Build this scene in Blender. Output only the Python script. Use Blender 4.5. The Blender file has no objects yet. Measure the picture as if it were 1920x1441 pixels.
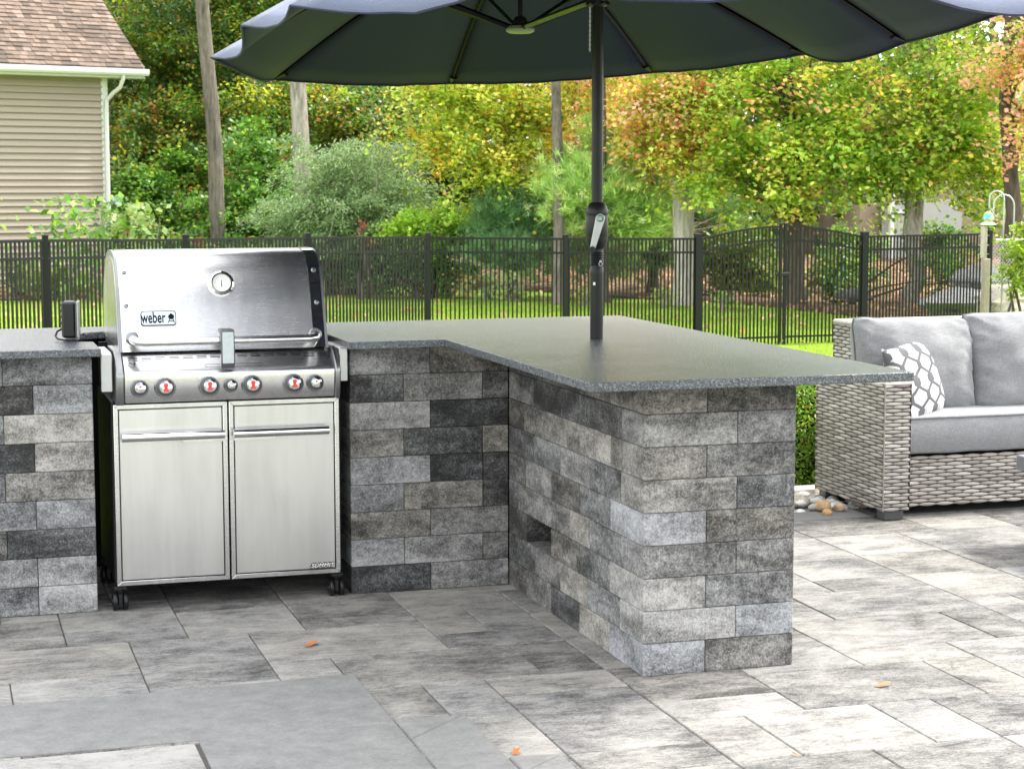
import bpy, bmesh, math, random
import numpy as np
from mathutils import Vector, Matrix, noise as mnoise
R = math.radians
PI = math.pi
SC = bpy.context.scene
COL = SC.collection
RNG = np.random.default_rng(7)
random.seed(11)

# ------------------------------------------------------------------ camera
CAM = Vector((-2.0138, -5.1992, 1.4912)); YAW = -0.2987; PIT = -0.1074; F = 3520.4
cd = bpy.data.cameras.new('camera'); cam = bpy.data.objects.new('camera', cd); COL.objects.link(cam)
cd.sensor_width = 36.0; cd.lens = 36.0*F/1920; cd.clip_end = 600; cd.clip_start = .05
cam.location = CAM; cam.rotation_euler = (PI/2+PIT, 0.001, YAW)
cd.dof.use_dof = True; cd.dof.focus_distance = 6.6; cd.dof.aperture_fstop = 14
SC.camera = cam
_cy, _sy, _cp, _sp = math.cos(YAW), math.sin(YAW), math.cos(PIT), math.sin(PIT)
FW = Vector((-_sy*_cp, _cy*_cp, _sp)); RT = Vector((_cy, _sy, 0)); UP = RT.cross(FW)
def at(u, v, D):
    "world point at depth D (metres along the view axis) for a point measured in the photograph"
    return CAM + D*(FW + (u-960)/F*RT - (v-720.5)/F*UP)
def onz(u, v, z):
    d = at(u, v, 1)-CAM; return CAM + d*((z-CAM.z)/d.z)
def ony(u, v, y):
    d = at(u, v, 1)-CAM; return CAM + d*((y-CAM.y)/d.y)

# ------------------------------------------------------------------ materials
def new_mat(name):
    m = bpy.data.materials.new(name); m.use_nodes = True
    nt = m.node_tree; nt.nodes.clear()
    out = nt.nodes.new('ShaderNodeOutputMaterial'); b = nt.nodes.new('ShaderNodeBsdfPrincipled')
    nt.links.new(b.outputs[0], out.inputs[0])
    return m, nt, b
class G:
    "tiny node graph helper"
    def __init__(s, nt): s.nt = nt
    def n(s, t, **kw):
        nd = s.nt.nodes.new(t)
        for k, v in kw.items(): setattr(nd, k, v)
        return nd
    def put(s, sock, v):
        if hasattr(v, 'links') or isinstance(v, bpy.types.NodeSocket): s.nt.links.new(v, sock)
        else:
            if isinstance(v, (tuple, list)) and len(v) == 3 and sock.type == 'RGBA': v = (*v, 1)
            sock.default_value = v
    def attr(s): return s.n('ShaderNodeAttribute', attribute_name='col').outputs['Vector']
    def sep(s, v):
        nd = s.n('ShaderNodeSeparateXYZ'); s.put(nd.inputs[0], v); return nd.outputs
    def obj(s): return s.n('ShaderNodeTexCoord').outputs['Object']
    def map(s, v, scale=(1, 1, 1), loc=(0, 0, 0), rot=(0, 0, 0)):
        nd = s.n('ShaderNodeMapping'); s.put(nd.inputs['Vector'], v); s.put(nd.inputs['Scale'], scale)
        s.put(nd.inputs['Location'], loc); s.put(nd.inputs['Rotation'], rot); return nd.outputs[0]
    def noise(s, v, scale, detail=4, rough=.55, dist=0):
        nd = s.n('ShaderNodeTexNoise'); s.put(nd.inputs['Vector'], v); nd.inputs['Scale'].default_value = scale
        nd.inputs['Detail'].default_value = detail; nd.inputs['Roughness'].default_value = rough
        nd.inputs['Distortion'].default_value = dist; return nd.outputs['Fac']
    def con(s, n, lo, hi):
        nd = s.n('ShaderNodeMapRange'); s.put(nd.inputs[0], n); nd.inputs[1].default_value = lo; nd.inputs[2].default_value = hi; return nd.outputs[0]
    def vor(s, v, scale, feat='F1'):
        nd = s.n('ShaderNodeTexVoronoi', feature=feat); s.put(nd.inputs['Vector'], v); nd.inputs['Scale'].default_value = scale
        return nd.outputs
    def ramp(s, fac, stops, interp='LINEAR'):
        nd = s.n('ShaderNodeValToRGB'); s.put(nd.inputs[0], fac); cr = nd.color_ramp; cr.interpolation = interp
        while len(cr.elements) < len(stops): cr.elements.new(.5)
        for e, (p, c) in zip(cr.elements, stops):
            e.position = p; e.color = (c, c, c, 1) if not isinstance(c, (tuple, list)) else (*c, 1)
        return nd.outputs[0]
    def mix(s, fac, a, b, mode='MIX'):
        nd = s.n('ShaderNodeMix', data_type='RGBA', blend_type=mode)
        s.put(nd.inputs[0], fac); s.put(nd.inputs[6], a); s.put(nd.inputs[7], b); return nd.outputs[2]
    def math(s, op, a, b=0.0, clamp=False):
        nd = s.n('ShaderNodeMath', operation=op, use_clamp=clamp); s.put(nd.inputs[0], a); s.put(nd.inputs[1], b); return nd.outputs[0]
    def vadd(s, a, b):
        nd = s.n('ShaderNodeVectorMath', operation='ADD'); s.put(nd.inputs[0], a); s.put(nd.inputs[1], b); return nd.outputs[0]
    def vscale(s, a, k):
        nd = s.n('ShaderNodeVectorMath', operation='SCALE'); s.put(nd.inputs[0], a); s.put(nd.inputs['Scale'], k); return nd.outputs[0]
    def bump(s, b, h, dist, strength=1.0):
        nd = s.n('ShaderNodeBump'); s.put(nd.inputs['Height'], h); nd.inputs['Distance'].default_value = dist
        nd.inputs['Strength'].default_value = strength; s.nt.links.new(nd.outputs[0], b.inputs['Normal'])

M = {}
def plain(name, c, rough=.5, metal=0.0, nz=None, spec=None):
    m, nt, b = new_mat(name); g = G(nt)
    b.inputs['Roughness'].default_value = rough; b.inputs['Metallic'].default_value = metal
    if spec is not None: b.inputs['Specular IOR Level'].default_value = spec
    if nz:
        sc, amt = nz
        f = g.noise(g.obj(), sc, 5, .6)
        g.put(b.inputs['Base Color'], g.mix(f, tuple(x*(1-amt) for x in c), tuple(min(1, x*(1+amt)) for x in c)))
        r = g.noise(g.obj(), sc*.6, 3)
        g.put(b.inputs['Roughness'], g.math('ADD', g.math('MULTIPLY', r, .25), rough-.12))
    else: b.inputs['Base Color'].default_value = (*c, 1)
    M[name] = m; return m

def m_block():
    m, nt, b = new_mat('wall_block'); g = G(nt)
    a = g.sep(g.attr()); tone, warm, seed = a[0], a[1], a[2]
    p = g.vadd(g.obj(), g.vscale(g.attr(), 37.0))
    big = g.con(g.noise(g.map(p, (.8, .8, 2.1)), 5.5, 7, .64, .4), .30, .70)
    mid = g.con(g.noise(p, 46, 7, .80), .30, .70)
    fine = g.con(g.noise(p, 150, 3, .8), .28, .72)
    pits = g.vor(p, 110)[0]
    # tone of each block wanders with blotches
    t = g.math('ADD', g.math('SUBTRACT', g.math('MULTIPLY', tone, 1.25), .06), g.math('MULTIPLY', g.math('SUBTRACT', big, .5), .60))
    t = g.math('ADD', t, g.math('MULTIPLY', g.math('SUBTRACT', mid, .5), .52))
    t = g.math('ADD', t, g.math('MULTIPLY', g.math('SUBTRACT', fine, .5), .55), True)
    base = g.ramp(t, [(0, .017), (.25, .060), (.5, .158), (.75, .295), (1, .44)])
    tint = g.mix(warm, (.95, .985, 1.03), (1.07, 1.01, .90))
    c = g.mix(1.0, base, tint, 'MULTIPLY')
    pit = g.ramp(g.math('ADD', pits, g.math('MULTIPLY', big, .10)), [(.13, .22), (.22, 1)])
    c = g.mix(.75, c, pit, 'MULTIPLY')
    g.put(b.inputs['Base Color'], c); b.inputs['Roughness'].default_value = .88
    h = g.math('ADD', g.math('MULTIPLY', fine, .6), g.math('ADD', g.math('MULTIPLY', mid, 1.0), g.math('MULTIPLY', pit, .5)))
    g.bump(b, h, .004, .55); M['block'] = m
def m_paver():
    m, nt, b = new_mat('patio_paver'); g = G(nt)
    a = g.sep(g.attr()); tone, warm = a[0], a[1]
    p = g.vadd(g.obj(), g.vscale(g.attr(), 23.0))
    streak = g.con(g.noise(g.map(p, (1, 2.6, 1)), 7.0, 12, .80, .5), .28, .72)
    blot = g.con(g.noise(p, 3.6, 6, .62, .4), .3, .7)
    fine = g.con(g.noise(g.map(p, (1, 2.4, 1)), 60, 6, .8), .3, .7)
    spk = g.con(g.noise(p, 200, 2, .6), .3, .7)
    t = g.math('ADD', tone, g.math('MULTIPLY', g.math('SUBTRACT', streak, .5), .80))
    t = g.math('ADD', t, g.math('MULTIPLY', g.math('SUBTRACT', blot, .5), .58))
    t = g.math('ADD', t, g.math('MULTIPLY', g.math('SUBTRACT', fine, .5), .52))
    t = g.math('ADD', t, g.math('MULTIPLY', g.math('SUBTRACT', spk, .5), .26), True)
    base = g.ramp(t, [(0, .035), (.2, .095), (.45, .20), (.7, .29), (1, .38)])
    tint = g.mix(g.math('ADD', g.math('MULTIPLY', warm, .6), g.math('MULTIPLY', blot, .4)), (1.005, 1.0, .985), (1.08, 1.02, .91))
    c = g.mix(1.0, base, tint, 'MULTIPLY')
    # shallow slate clefts, short dark lines
    cl = g.noise(g.map(p, (1, 2.4, 1)), 2.6, 7, .6, 1.4)
    line = g.ramp(g.math('ABSOLUTE', g.math('SUBTRACT', cl, .56)), [(.0, 0.0), (.009, 1.0)])
    gate = g.ramp(g.noise(p, 3.1, 2), [(.50, 1.0), (.56, 0.0)])
    line2 = g.math('MAXIMUM', line, gate)
    c = g.mix(g.math('MULTIPLY', g.math('SUBTRACT', 1.0, line2), .55), c, (.05, .05, .045))
    g.put(b.inputs['Base Color'], c); b.inputs['Roughness'].default_value = .8
    h = g.math('ADD', g.math('MULTIPLY', streak, 1.4), g.math('ADD', g.math('MULTIPLY', fine, .5), g.math('MULTIPLY', line2, .5)))
    g.bump(b, h, .006, .6); M['paver'] = m
def m_band():
    m, nt, b = new_mat('grey_border_paver'); g = G(nt)
    p = g.vadd(g.obj(), g.vscale(g.attr(), 9.0))
    n1 = g.con(g.noise(p, 11, 9, .75), .3, .7); n2 = g.con(g.noise(p, 95, 5, .8), .3, .7); n3 = g.noise(p, 1.6, 3)
    t = g.math('ADD', g.math('MULTIPLY', n1, .5), g.math('ADD', g.math('MULTIPLY', n2, .35), g.math('MULTIPLY', n3, .3)))
    g.put(b.inputs['Base Color'], g.ramp(t, [(.15, (.105, .106, .105)), (.95, (.255, .254, .248))]))
    b.inputs['Roughness'].default_value = .78
    g.bump(b, g.math('ADD', n1, g.math('MULTIPLY', n2, .5)), .003, .5); M['band'] = m
def m_granite():
    m, nt, b = new_mat('granite'); g = G(nt); p = g.obj()
    v = g.vor(p, 330)[1]; s = g.n('ShaderNodeSeparateColor'); g.put(s.inputs[0], v); r = s.outputs[0]
    n = g.noise(p, 150, 4, .7); big = g.noise(p, 5, 4)
    t = g.math('ADD', g.math('MULTIPLY', r, .5), g.math('ADD', g.math('MULTIPLY', n, .45), g.math('MULTIPLY', big, .15)))
    g.put(b.inputs['Base Color'], g.ramp(t, [(.25, (.022, .026, .031)), (.5, (.055, .062, .070)), (.72, (.11, .122, .135)), (.92, (.30, .32, .34))]))
    sp = g.noise(g.map(p, (1, 1.6, 1)), 42, 3, .6)
    g.put(b.inputs['Roughness'], g.math('ADD', g.math('MULTIPLY', n, .2), .13))
    b.inputs['Specular IOR Level'].default_value = .5
    g.bump(b, g.math('ADD', g.math('MULTIPLY', sp, 1.0), g.math('MULTIPLY', n, .25)), .008, .6); M['granite'] = m
def m_steel(name, base, rough, sx, amt=.02, dirt=.1):
    m, nt, b = new_mat(name); g = G(nt); p = g.obj()
    n = g.noise(g.map(p, sx), 60, 4, .6); st = g.noise(g.map(p, (3, 1, .9)), 3.2, 5, .6, .4)
    st2 = g.noise(g.map(p, (9, 9, .5)), 3, 4, .6)
    d = g.ramp(g.math('ADD', g.math('MULTIPLY', st, .6), g.math('MULTIPLY', st2, .4)), [(.35, 1-dirt*2.4), (.6, 1)])
    g.put(b.inputs['Base Color'], g.mix(1.0, base, d, 'MULTIPLY'))
    b.inputs['Metallic'].default_value = 1
    g.put(b.inputs['Roughness'], g.math('ADD', g.math('MULTIPLY', n, .10), g.math('ADD', g.math('MULTIPLY', st, dirt), rough-.06-dirt/2)))
    b.inputs['Anisotropic'].default_value = .55
    g.bump(b, n, .0006, amt*10); M[name] = m
def m_leaf(name='leaf', trans=.42, rough=.38):
    m, nt, b = new_mat(name); g = G(nt)
    c = g.attr()
    p = g.noise(g.obj(), 22, 2)
    c2 = g.mix(1.0, c, g.ramp(p, [(.3, .78), (.7, 1.18)]), 'MULTIPLY')
    g.put(b.inputs['Base Color'], c2); b.inputs['Roughness'].default_value = rough
    b.inputs['Specular IOR Level'].default_value = .45
    tr = g.n('ShaderNodeBsdfTranslucent'); g.put(tr.inputs[0], g.mix(1.0, c2, (1.45, 1.4, .8), 'MULTIPLY'))
    mx = g.n('ShaderNodeMixShader'); mx.inputs[0].default_value = trans
    nt.links.new(b.outputs[0], mx.inputs[1]); nt.links.new(tr.outputs[0], mx.inputs[2])
    out = [x for x in nt.nodes if x.type == 'OUTPUT_MATERIAL'][0]
    nt.links.new(mx.outputs[0], out.inputs[0]); M[name] = m
def m_bark(name, ca, cb, sc=7):
    m, nt, b = new_mat(name); g = G(nt)
    p = g.map(g.obj(), (sc, sc, sc*.16))
    n = g.noise(p, 2.2, 7, .68, .6); n2 = g.noise(g.obj(), 1.3, 4)
    g.put(b.inputs['Base Color'], g.mix(g.ramp(g.math('ADD', g.math('MULTIPLY', n, .8), g.math('MULTIPLY', n2, .25)), [(.38, 0.0), (.66, 1.0)]), ca, cb))
    b.inputs['Roughness'].default_value = .9; g.bump(b, n, .05, .8); M[name] = m
def m_lawn():
    m, nt, b = new_mat('lawn_grass'); g = G(nt); p = g.obj()
    n1 = g.con(g.noise(p, .5, 5, .65), .3, .7); n2 = g.noise(p, 3.5, 5, .65); n3 = g.noise(p, 45, 4, .75)
    t = g.math('ADD', g.math('MULTIPLY', n1, .4), g.math('ADD', g.math('MULTIPLY', n2, .3), g.math('MULTIPLY', n3, .4)))
    g.put(b.inputs['Base Color'], g.ramp(t, [(.36, (.12, .225, .015)), (.55, (.225, .365, .026)), (.74, (.36, .49, .055))]))
    b.inputs['Roughness'].default_value = .85; b.inputs['Specular IOR Level'].default_value = .2
    g.bump(b, n3, .05, .9); M['lawn'] = m
def m_mulch():
    m, nt, b = new_mat('leaf_litter'); g = G(nt); p = g.obj()
    v = g.vor(p, 9)[1]; s = g.n('ShaderNodeSeparateColor'); g.put(s.inputs[0], v)
    n = g.noise(p, 2, 5, .65); n2 = g.noise(p, 30, 4, .7)
    t = g.math('ADD', g.math('MULTIPLY', s.outputs[0], .5), g.math('ADD', g.math('MULTIPLY', n, .25), g.math('MULTIPLY', n2, .3)))
    g.put(b.inputs['Base Color'], g.ramp(t, [(.2, (.035, .022, .014)), (.5, (.12, .07, .04)), (.72, (.26, .15, .085)), (.95, (.42, .28, .17))]))
    b.inputs['Roughness'].default_value = .95; g.bump(b, t, .05, 1); M['mulch'] = m
def m_vcol(name, rough=.6, nsc=200, amt=.25, bump=0.0, spec=.5, bs=None):
    m, nt, b = new_mat(name); g = G(nt)
    n = g.noise(g.obj(), nsc, 4, .65)
    g.put(b.inputs['Base Color'], g.mix(1.0, g.attr(), g.ramp(n, [(.3, 1-amt), (.7, 1+amt)]), 'MULTIPLY'))
    b.inputs['Roughness'].default_value = rough; b.inputs['Specular IOR Level'].default_value = spec
    if bump: g.bump(b, g.noise(g.obj(), bs or nsc, 4, .65), bump, .7)
    M[name] = m
def m_fabric(name, ca, cb, sc=420, rough=.9, sheen=.3, trans=None):
    m, nt, b = new_mat(name); g = G(nt); p = g.obj()
    w1 = g.noise(g.map(p, (1, 1, .08)), sc, 2, .5); w2 = g.noise(g.map(p, (.08, .08, 1)), sc, 2, .5); n = g.noise(p, 6, 4)
    t = g.math('ADD', g.math('MULTIPLY', g.math('ADD', w1, w2), .42), g.math('MULTIPLY', n, .18))
    c = g.mix(g.ramp(t, [(.36, 0.0), (.68, 1.0)]), ca, cb)
    g.put(b.inputs['Base Color'], c); b.inputs['Roughness'].default_value = rough
    b.inputs['Sheen Weight'].default_value = sheen
    g.bump(b, g.math('ADD', w1, w2), .0012, .5)
    if trans:
        tr = g.n('ShaderNodeBsdfTranslucent'); tr.inputs[0].default_value = (*trans[1], 1)
        mx = g.n('ShaderNodeMixShader'); mx.inputs[0].default_value = trans[0]
        nt.links.new(b.outputs[0], mx.inputs[1]); nt.links.new(tr.outputs[0], mx.inputs[2])
        out = [x for x in nt.nodes if x.type == 'OUTPUT_MATERIAL'][0]; nt.links.new(mx.outputs[0], out.inputs[0])
    M[name] = m
m_block(); m_paver(); m_band(); m_granite()
m_steel('steel', (.67, .67, .67), .27, (.25, 14, 14), .02, .06)
m_steel('steel_door', (.63, .63, .62), .38, (.25, 14, 14), .02, .055)
m_steel('chrome', (.82, .82, .82), .10, (1, 1, 1), .0, .03)
m_steel('cap_chrome', (.42, .43, .43), .08, (1, 1, 1), .0, .02)
m_steel('cast', (.28, .285, .29), .38, (1, 1, 1), .01, .08)
m_leaf(); m_leaf('needle', .30, .6)
m_bark('bark_grey', (.13, .115, .10), (.42, .385, .335)); m_bark('bark_pale', (.20, .18, .155), (.52, .485, .43)); m_bark('bark_mid', (.055, .047, .038), (.21, .185, .15)); m_bark('bark_brown', (.035, .026, .02), (.13, .10, .08))
m_lawn(); m_mulch()
m_vcol('wicker', .45, 300, .18, .0006, .4); m_vcol('stone', .75, 14, .35, .01, .4, 40); m_vcol('siding', .6, 30, .05)
m_vcol('shingle', .92, 60, .25, .004, .3); m_vcol('paint', .45, 60, .06)
m_fabric('cushion', (.135, .138, .145), (.26, .264, .272)); m_fabric('piping', (.07, .072, .08), (.14, .14, .15))
m_fabric('canopy', (.004, .009, .032), (.008, .017, .055), 900, .8, .05, (.05, (.025, .045, .06)))  # underside of the navy cloth, its shade put into a darker colour
m_fabric('canopy_lit_top', (.065, .08, .135), (.115, .14, .225), 900, .8, .1)  # same navy cloth from above, sunlit tone put into a paler colour
plain('black_paint', (.006, .0065, .008), .34, nz=(30, .25), spec=.3); plain('black_plastic', (.009, .009, .01), .42, nz=(60, .3), spec=.35)
plain('matte_black', (.008, .008, .008), .85); plain('grey_plastic', (.07, .072, .075), .42, nz=(90, .25))
plain('white_trim', (.58, .60, .59), .45, nz=(8, .05)); plain('core', (.012, .012, .011), .95)
plain('red_enamel', (.55, .015, .01), .35, nz=(90, .2)); plain('dial_white', (.75, .75, .72), .4, nz=(90, .05)); plain('badge_blue', (.50, .55, .60), .2, .8, nz=(40, .2))
plain('ink', (.01, .01, .01), .9, spec=.1); plain('lens_green', (.10, .20, .16), .15, nz=(200, .4)); plain('clear_grey', (.42, .47, .48), .25, nz=(60, .12))
plain('fence_paint', (.007, .008, .009), .5, nz=(25, .25), spec=.25); plain('hub_plastic', (.25, .28, .16), .5, nz=(60, .2))
plain('rail_steel', (.42, .43, .44), .38, .8, nz=(20, .2)); plain('wood_grey', (.30, .265, .21), .85, nz=(14, .4))
plain('feeder', (.38, .34, .29), .6, nz=(20, .35)); plain('table_grey', (.16, .165, .185), .5, nz=(40, .15)); plain('white_stone', (.62, .63, .62), .75, nz=(30, .12))
plain('edge_stone', (.17, .17, .165), .85, nz=(30, .3)); plain('leaf_orange', (.45, .14, .03), .6, nz=(60, .4)); plain('leaf_brown', (.36, .20, .10), .7, nz=(60, .35))
plain('tan_wall', (.30, .24, .17), .8, nz=(4, .1)); plain('pale_wall', (.34, .35, .33), .8, nz=(4, .1)); plain('dark_glass', (.02, .025, .03), .1)

# ------------------------------------------------------------------ mesh helpers
class MB:
    def __init__(s): s.v = []; s.f = []; s.c = []
    def add(s, vs, fs, c=(1, 1, 1)):
        o = len(s.v); s.v += [tuple(v) for v in vs]; s.f += [tuple(i+o for i in f) for f in fs]; s.c += [tuple(c)]*len(fs)
    def box(s, x0, x1, y0, y1, z0, z1, c=(1, 1, 1), ch=0.0, mat=None):
        if ch <= 0:
            vs = [(x, y, z) for z in (z0, z1) for y in (y0, y1) for x in (x0, x1)]
            fs = [(0, 2, 3, 1), (4, 5, 7, 6), (0, 1, 5, 4), (2, 6, 7, 3), (0, 4, 6, 2), (1, 3, 7, 5)]
        else:
            X = (x0, x1); Y = (y0, y1); Z = (z0, z1); vs = []; idx = {}
            for i in (0, 1):
                for j in (0, 1):
                    for k in (0, 1):
                        sx, sy, sz = (1, -1)[i], (1, -1)[j], (1, -1)[k]
                        for a in range(3):
                            d = [sx*ch, sy*ch, sz*ch]; d[a] = 0
                            idx[i, j, k, a] = len(vs); vs.append((X[i]+d[0], Y[j]+d[1], Z[k]+d[2]))
            fs = []
            for i in (0, 1):
                q = [idx[i, 0, 0, 0], idx[i, 1, 0, 0], idx[i, 1, 1, 0], idx[i, 0, 1, 0]]; fs.append(q if i else q[::-1])
                q = [idx[0, i, 0, 1], idx[0, i, 1, 1], idx[1, i, 1, 1], idx[1, i, 0, 1]]; fs.append(q if i else q[::-1])
                q = [idx[0, 0, i, 2], idx[1, 0, i, 2], idx[1, 1, i, 2], idx[0, 1, i, 2]]; fs.append(q if i else q[::-1])
            for i in (0, 1):
                for j in (0, 1):
                    q = [idx[i, j, 0, 0], idx[i, j, 1, 0], idx[i, j, 1, 1], idx[i, j, 0, 1]]; fs.append(q if i ^ j else q[::-1])
                    q = [idx[i, 0, j, 0], idx[i, 1, j, 0], idx[i, 1, j, 2], idx[i, 0, j, 2]]; fs.append(q if not (i ^ j) else q[::-1])
                    q = [idx[0, i, j, 1], idx[1, i, j, 1], idx[1, i, j, 2], idx[0, i, j, 2]]; fs.append(q if i ^ j else q[::-1])
                    for k in (0, 1):
                        t = [idx[i, j, k, 0], idx[i, j, k, 1], idx[i, j, k, 2]]; fs.append(t if (i+j+k) % 2 else t[::-1])
        if mat is not None: vs = [tuple(mat @ Vector(v)) for v in vs]
        s.add(vs, fs, c)
    def tube(s, pts, r, n=8, c=(1, 1, 1), cap=True, flat=1.0, up=None):
        pts = [Vector(p) for p in pts]; rs = r if isinstance(r, (list, tuple)) else [r]*len(pts)
        rings = []; prev = up
        for i, p in enumerate(pts):
            t = (pts[min(i+1, len(pts)-1)]-pts[max(i-1, 0)]).normalized()
            u = prev if prev is not None else (Vector((0, 0, 1)) if abs(t.z) < .9 else Vector((1, 0, 0)))
            u = (u-t*u.dot(t)); u = u.normalized() if u.length > 1e-6 else t.orthogonal().normalized(); prev = u; w = t.cross(u)
            rings.append([p+(u*math.cos(2*PI*k/n)*flat+w*math.sin(2*PI*k/n))*rs[i] for k in range(n)])
        vs = [v for ri in rings for v in ri]; fs = []
        for i in range(len(pts)-1):
            for k in range(n): fs.append((i*n+k, i*n+(k+1) % n, (i+1)*n+(k+1) % n, (i+1)*n+k))
        if cap: fs.append(tuple(range(n))[::-1]); fs.append(tuple((len(pts)-1)*n+k for k in range(n)))
        s.add(vs, fs, c)
    def lathe(s, prof, o, axis, n=24, c=(1, 1, 1)):
        "prof = [(r, h)] turned round the axis through o"
        a = Vector(axis).normalized(); u = a.orthogonal().normalized(); w = a.cross(u); o = Vector(o); vs = []; fs = []
        for r, h in prof:
            for k in range(n): vs.append(o+a*h+(u*math.cos(2*PI*k/n)+w*math.sin(2*PI*k/n))*max(r, 1e-5))
        for i in range(len(prof)-1):
            for k in range(n): fs.append((i*n+k, i*n+(k+1) % n, (i+1)*n+(k+1) % n, (i+1)*n+k))
        fs.append(tuple(range(n))[::-1]); fs.append(tuple((len(prof)-1)*n+k for k in range(n)))
        s.add(vs, fs, c)
    def prism(s, poly, h0, h1, ax='z', c=(1, 1, 1)):
        "poly of 2-D points swept along ax"
        def P(a, b, h): return {'z': (a, b, h), 'x': (h, a, b), 'y': (a, h, b)}[ax]
        n = len(poly); vs = [P(a, b, h0) for a, b in poly]+[P(a, b, h1) for a, b in poly]
        fs = [tuple(range(n))[::-1], tuple(range(n, 2*n))]+[(i, (i+1) % n, n+(i+1) % n, n+i) for i in range(n)]
        s.add(vs, fs, c)
    def build(s, name, mat, parent=None, smooth=False, bevel=0.0, loc=None):
        me = bpy.data.meshes.new(name)
        vs = s.v
        if loc is not None: L = Vector(loc); vs = [tuple(Vector(v)-L) for v in vs]
        me.from_pydata(vs, [], s.f)
        at_ = me.attributes.new('col', 'FLOAT_VECTOR', 'FACE')
        at_.data.foreach_set('vector', np.array(s.c, dtype=np.float32).ravel())
        me.materials.append(M[mat] if isinstance(mat, str) else mat)
        bm = bmesh.new(); bm.from_mesh(me); bmesh.ops.recalc_face_normals(bm, faces=bm.faces); bm.to_mesh(me); bm.free()
        if smooth: me.polygons.foreach_set('use_smooth', [True]*len(me.polygons)); me.set_sharp_from_angle(angle=R(38))
        o = bpy.data.objects.new(name, me); COL.objects.link(o)
        if parent is not None: o.parent = parent
        if loc is not None: o.location = loc
        if bevel:
            b = o.modifiers.new('bevel', 'BEVEL'); b.width = bevel; b.segments = 2; b.limit_method = 'ANGLE'; b.angle_limit = R(40)
            o.data.polygons.foreach_set('use_smooth', [True]*len(me.polygons)); me.set_sharp_from_angle(angle=R(38))
        return o
def npmesh(name, V, FA, C, mat, parent=None, smooth=False):
    "V (n,3); FA (m,k) faces; C (m,3) colour per face"
    me = bpy.data.meshes.new(name); n, k = FA.shape
    me.vertices.add(len(V)); me.vertices.foreach_set('co', np.asarray(V, np.float32).ravel())
    me.loops.add(n*k); me.loops.foreach_set('vertex_index', FA.astype(np.int32).ravel())
    me.polygons.add(n); me.polygons.foreach_set('loop_start', np.arange(0, n*k, k, dtype=np.int32)); me.polygons.foreach_set('loop_total', np.full(n, k, np.int32))
    a = me.attributes.new('col', 'FLOAT_VECTOR', 'FACE'); a.data.foreach_set('vector', np.asarray(C, np.float32).ravel())
    me.materials.append(M[mat]); me.update(calc_edges=True)
    if smooth: me.polygons.foreach_set('use_smooth', [True]*n)
    o = bpy.data.objects.new(name, me); COL.objects.link(o)
    if parent is not None: o.parent = parent
    return o
def tag(o, label=None, cat=None, group=None, kind=None):
    if label: o['label'] = label
    if cat: o['category'] = cat
    if group: o['group'] = group
    if kind: o['kind'] = kind
    return o
def thing(name, label, cat, loc=(0, 0, 0), group=None):
    o = bpy.data.objects.new(name, None); COL.objects.link(o); o.location = loc; o.empty_display_size = .1
    return tag(o, label, cat, group)
def into(o, root):
    "hang a world-space mesh under a root that is not at the origin"
    o.parent = root; o.matrix_parent_inverse = Matrix.Translation(-root.location); return o
def copy_tree(o, parent=None):
    c = o.copy(); COL.objects.link(c); c.parent = parent
    for ch in list(o.children): copy_tree(ch, c)
    return c
def text_mesh(name, s, size, mat, parent, M4, extr=.0006, shear=0.0, sx=1.0, spacing=1.0, offs=0.0):
    cu = bpy.data.curves.new(name, 'FONT'); cu.body = s; cu.size = size; cu.extrude = extr; cu.shear = shear
    cu.align_x = 'CENTER'; cu.align_y = 'CENTER'; cu.space_character = spacing; cu.offset = offs
    t = bpy.data.objects.new(name, cu); COL.objects.link(t)
    dg = bpy.context.evaluated_depsgraph_get(); me = bpy.data.meshes.new_from_object(t.evaluated_get(dg))
    bpy.data.objects.remove(t); bpy.data.curves.remove(cu)
    me.transform(Matrix.Diagonal((sx, 1, 1, 1))); me.transform(M4); me.materials.clear(); me.materials.append(M[mat])
    o = bpy.data.objects.new(name, me); COL.objects.link(o); o.parent = parent; return o

# ------------------------------------------------------------------ patio
GX = lambda i: .122+.1957*i
GY = lambda j: .512+.1952*j
rects = [(-12,2,-9,4),(-9,2,-7,3),(-9,3,-7,5),(-7,2,-5,4),(-11,0,-8,2),(-8,1,-6,2),(-8,-1,-6,1),(-6,0,-3,2),(-5,2,-3,5),(-10,-2,-8,0),(-13,-2,-10,0),
 (-6,-2,-5,0),(-5,-2,-2,0),(-3,3,-1,5),(-3,1,-2,3),(-2,1,-1,3),(-3,0,-1,1),(-2,-2,-1,0),(-5,-4,-4,-2),(-4,-4,-3,-2),(-3,-3,-1,-2),(-3,-6,-1,-3),(-3,-7,-1,-6),
 (-1,-4,1,-2),(-1,-5,1,-4),(-1,-7,0,-5),(0,-7,2,-5),(1,-5,4,-3),(1,-3,3,-1),(1,-1,3,1),(3,-2,6,0),(3,-3,5,-2),(4,-5,5,-3),(5,-4,7,-2),(5,-6,8,-4),(2,-7,3,-5),(3,-7,5,-5),
 (-1,-9,1,-7),(1,-9,3,-7),(3,-9,6,-7),(-3,-9,-1,-7),(4,0,7,2),(5,2,7,3),(5,3,7,5),(3,2,5,4),(3,0,4,2),(1,1,3,3),(7,3,9,5),(7,1,9,3),(7,-1,8,1),(8,-1,10,1),(7,5,9,7),(5,5,7,7),
 (4,6,5,8),(5,7,7,9),(7,7,10,9),(9,5,12,7),(9,3,11,5),(9,1,12,3),(6,-2,7,0)]
I0, I1, J0, J1 = -44, 46, -62, 9
occ = {}
tones = {}
good = []
rects += [(-11, -7, -7, -4), (-15, -7, -11, -4), (-11, -10, -7, -7)]
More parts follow.
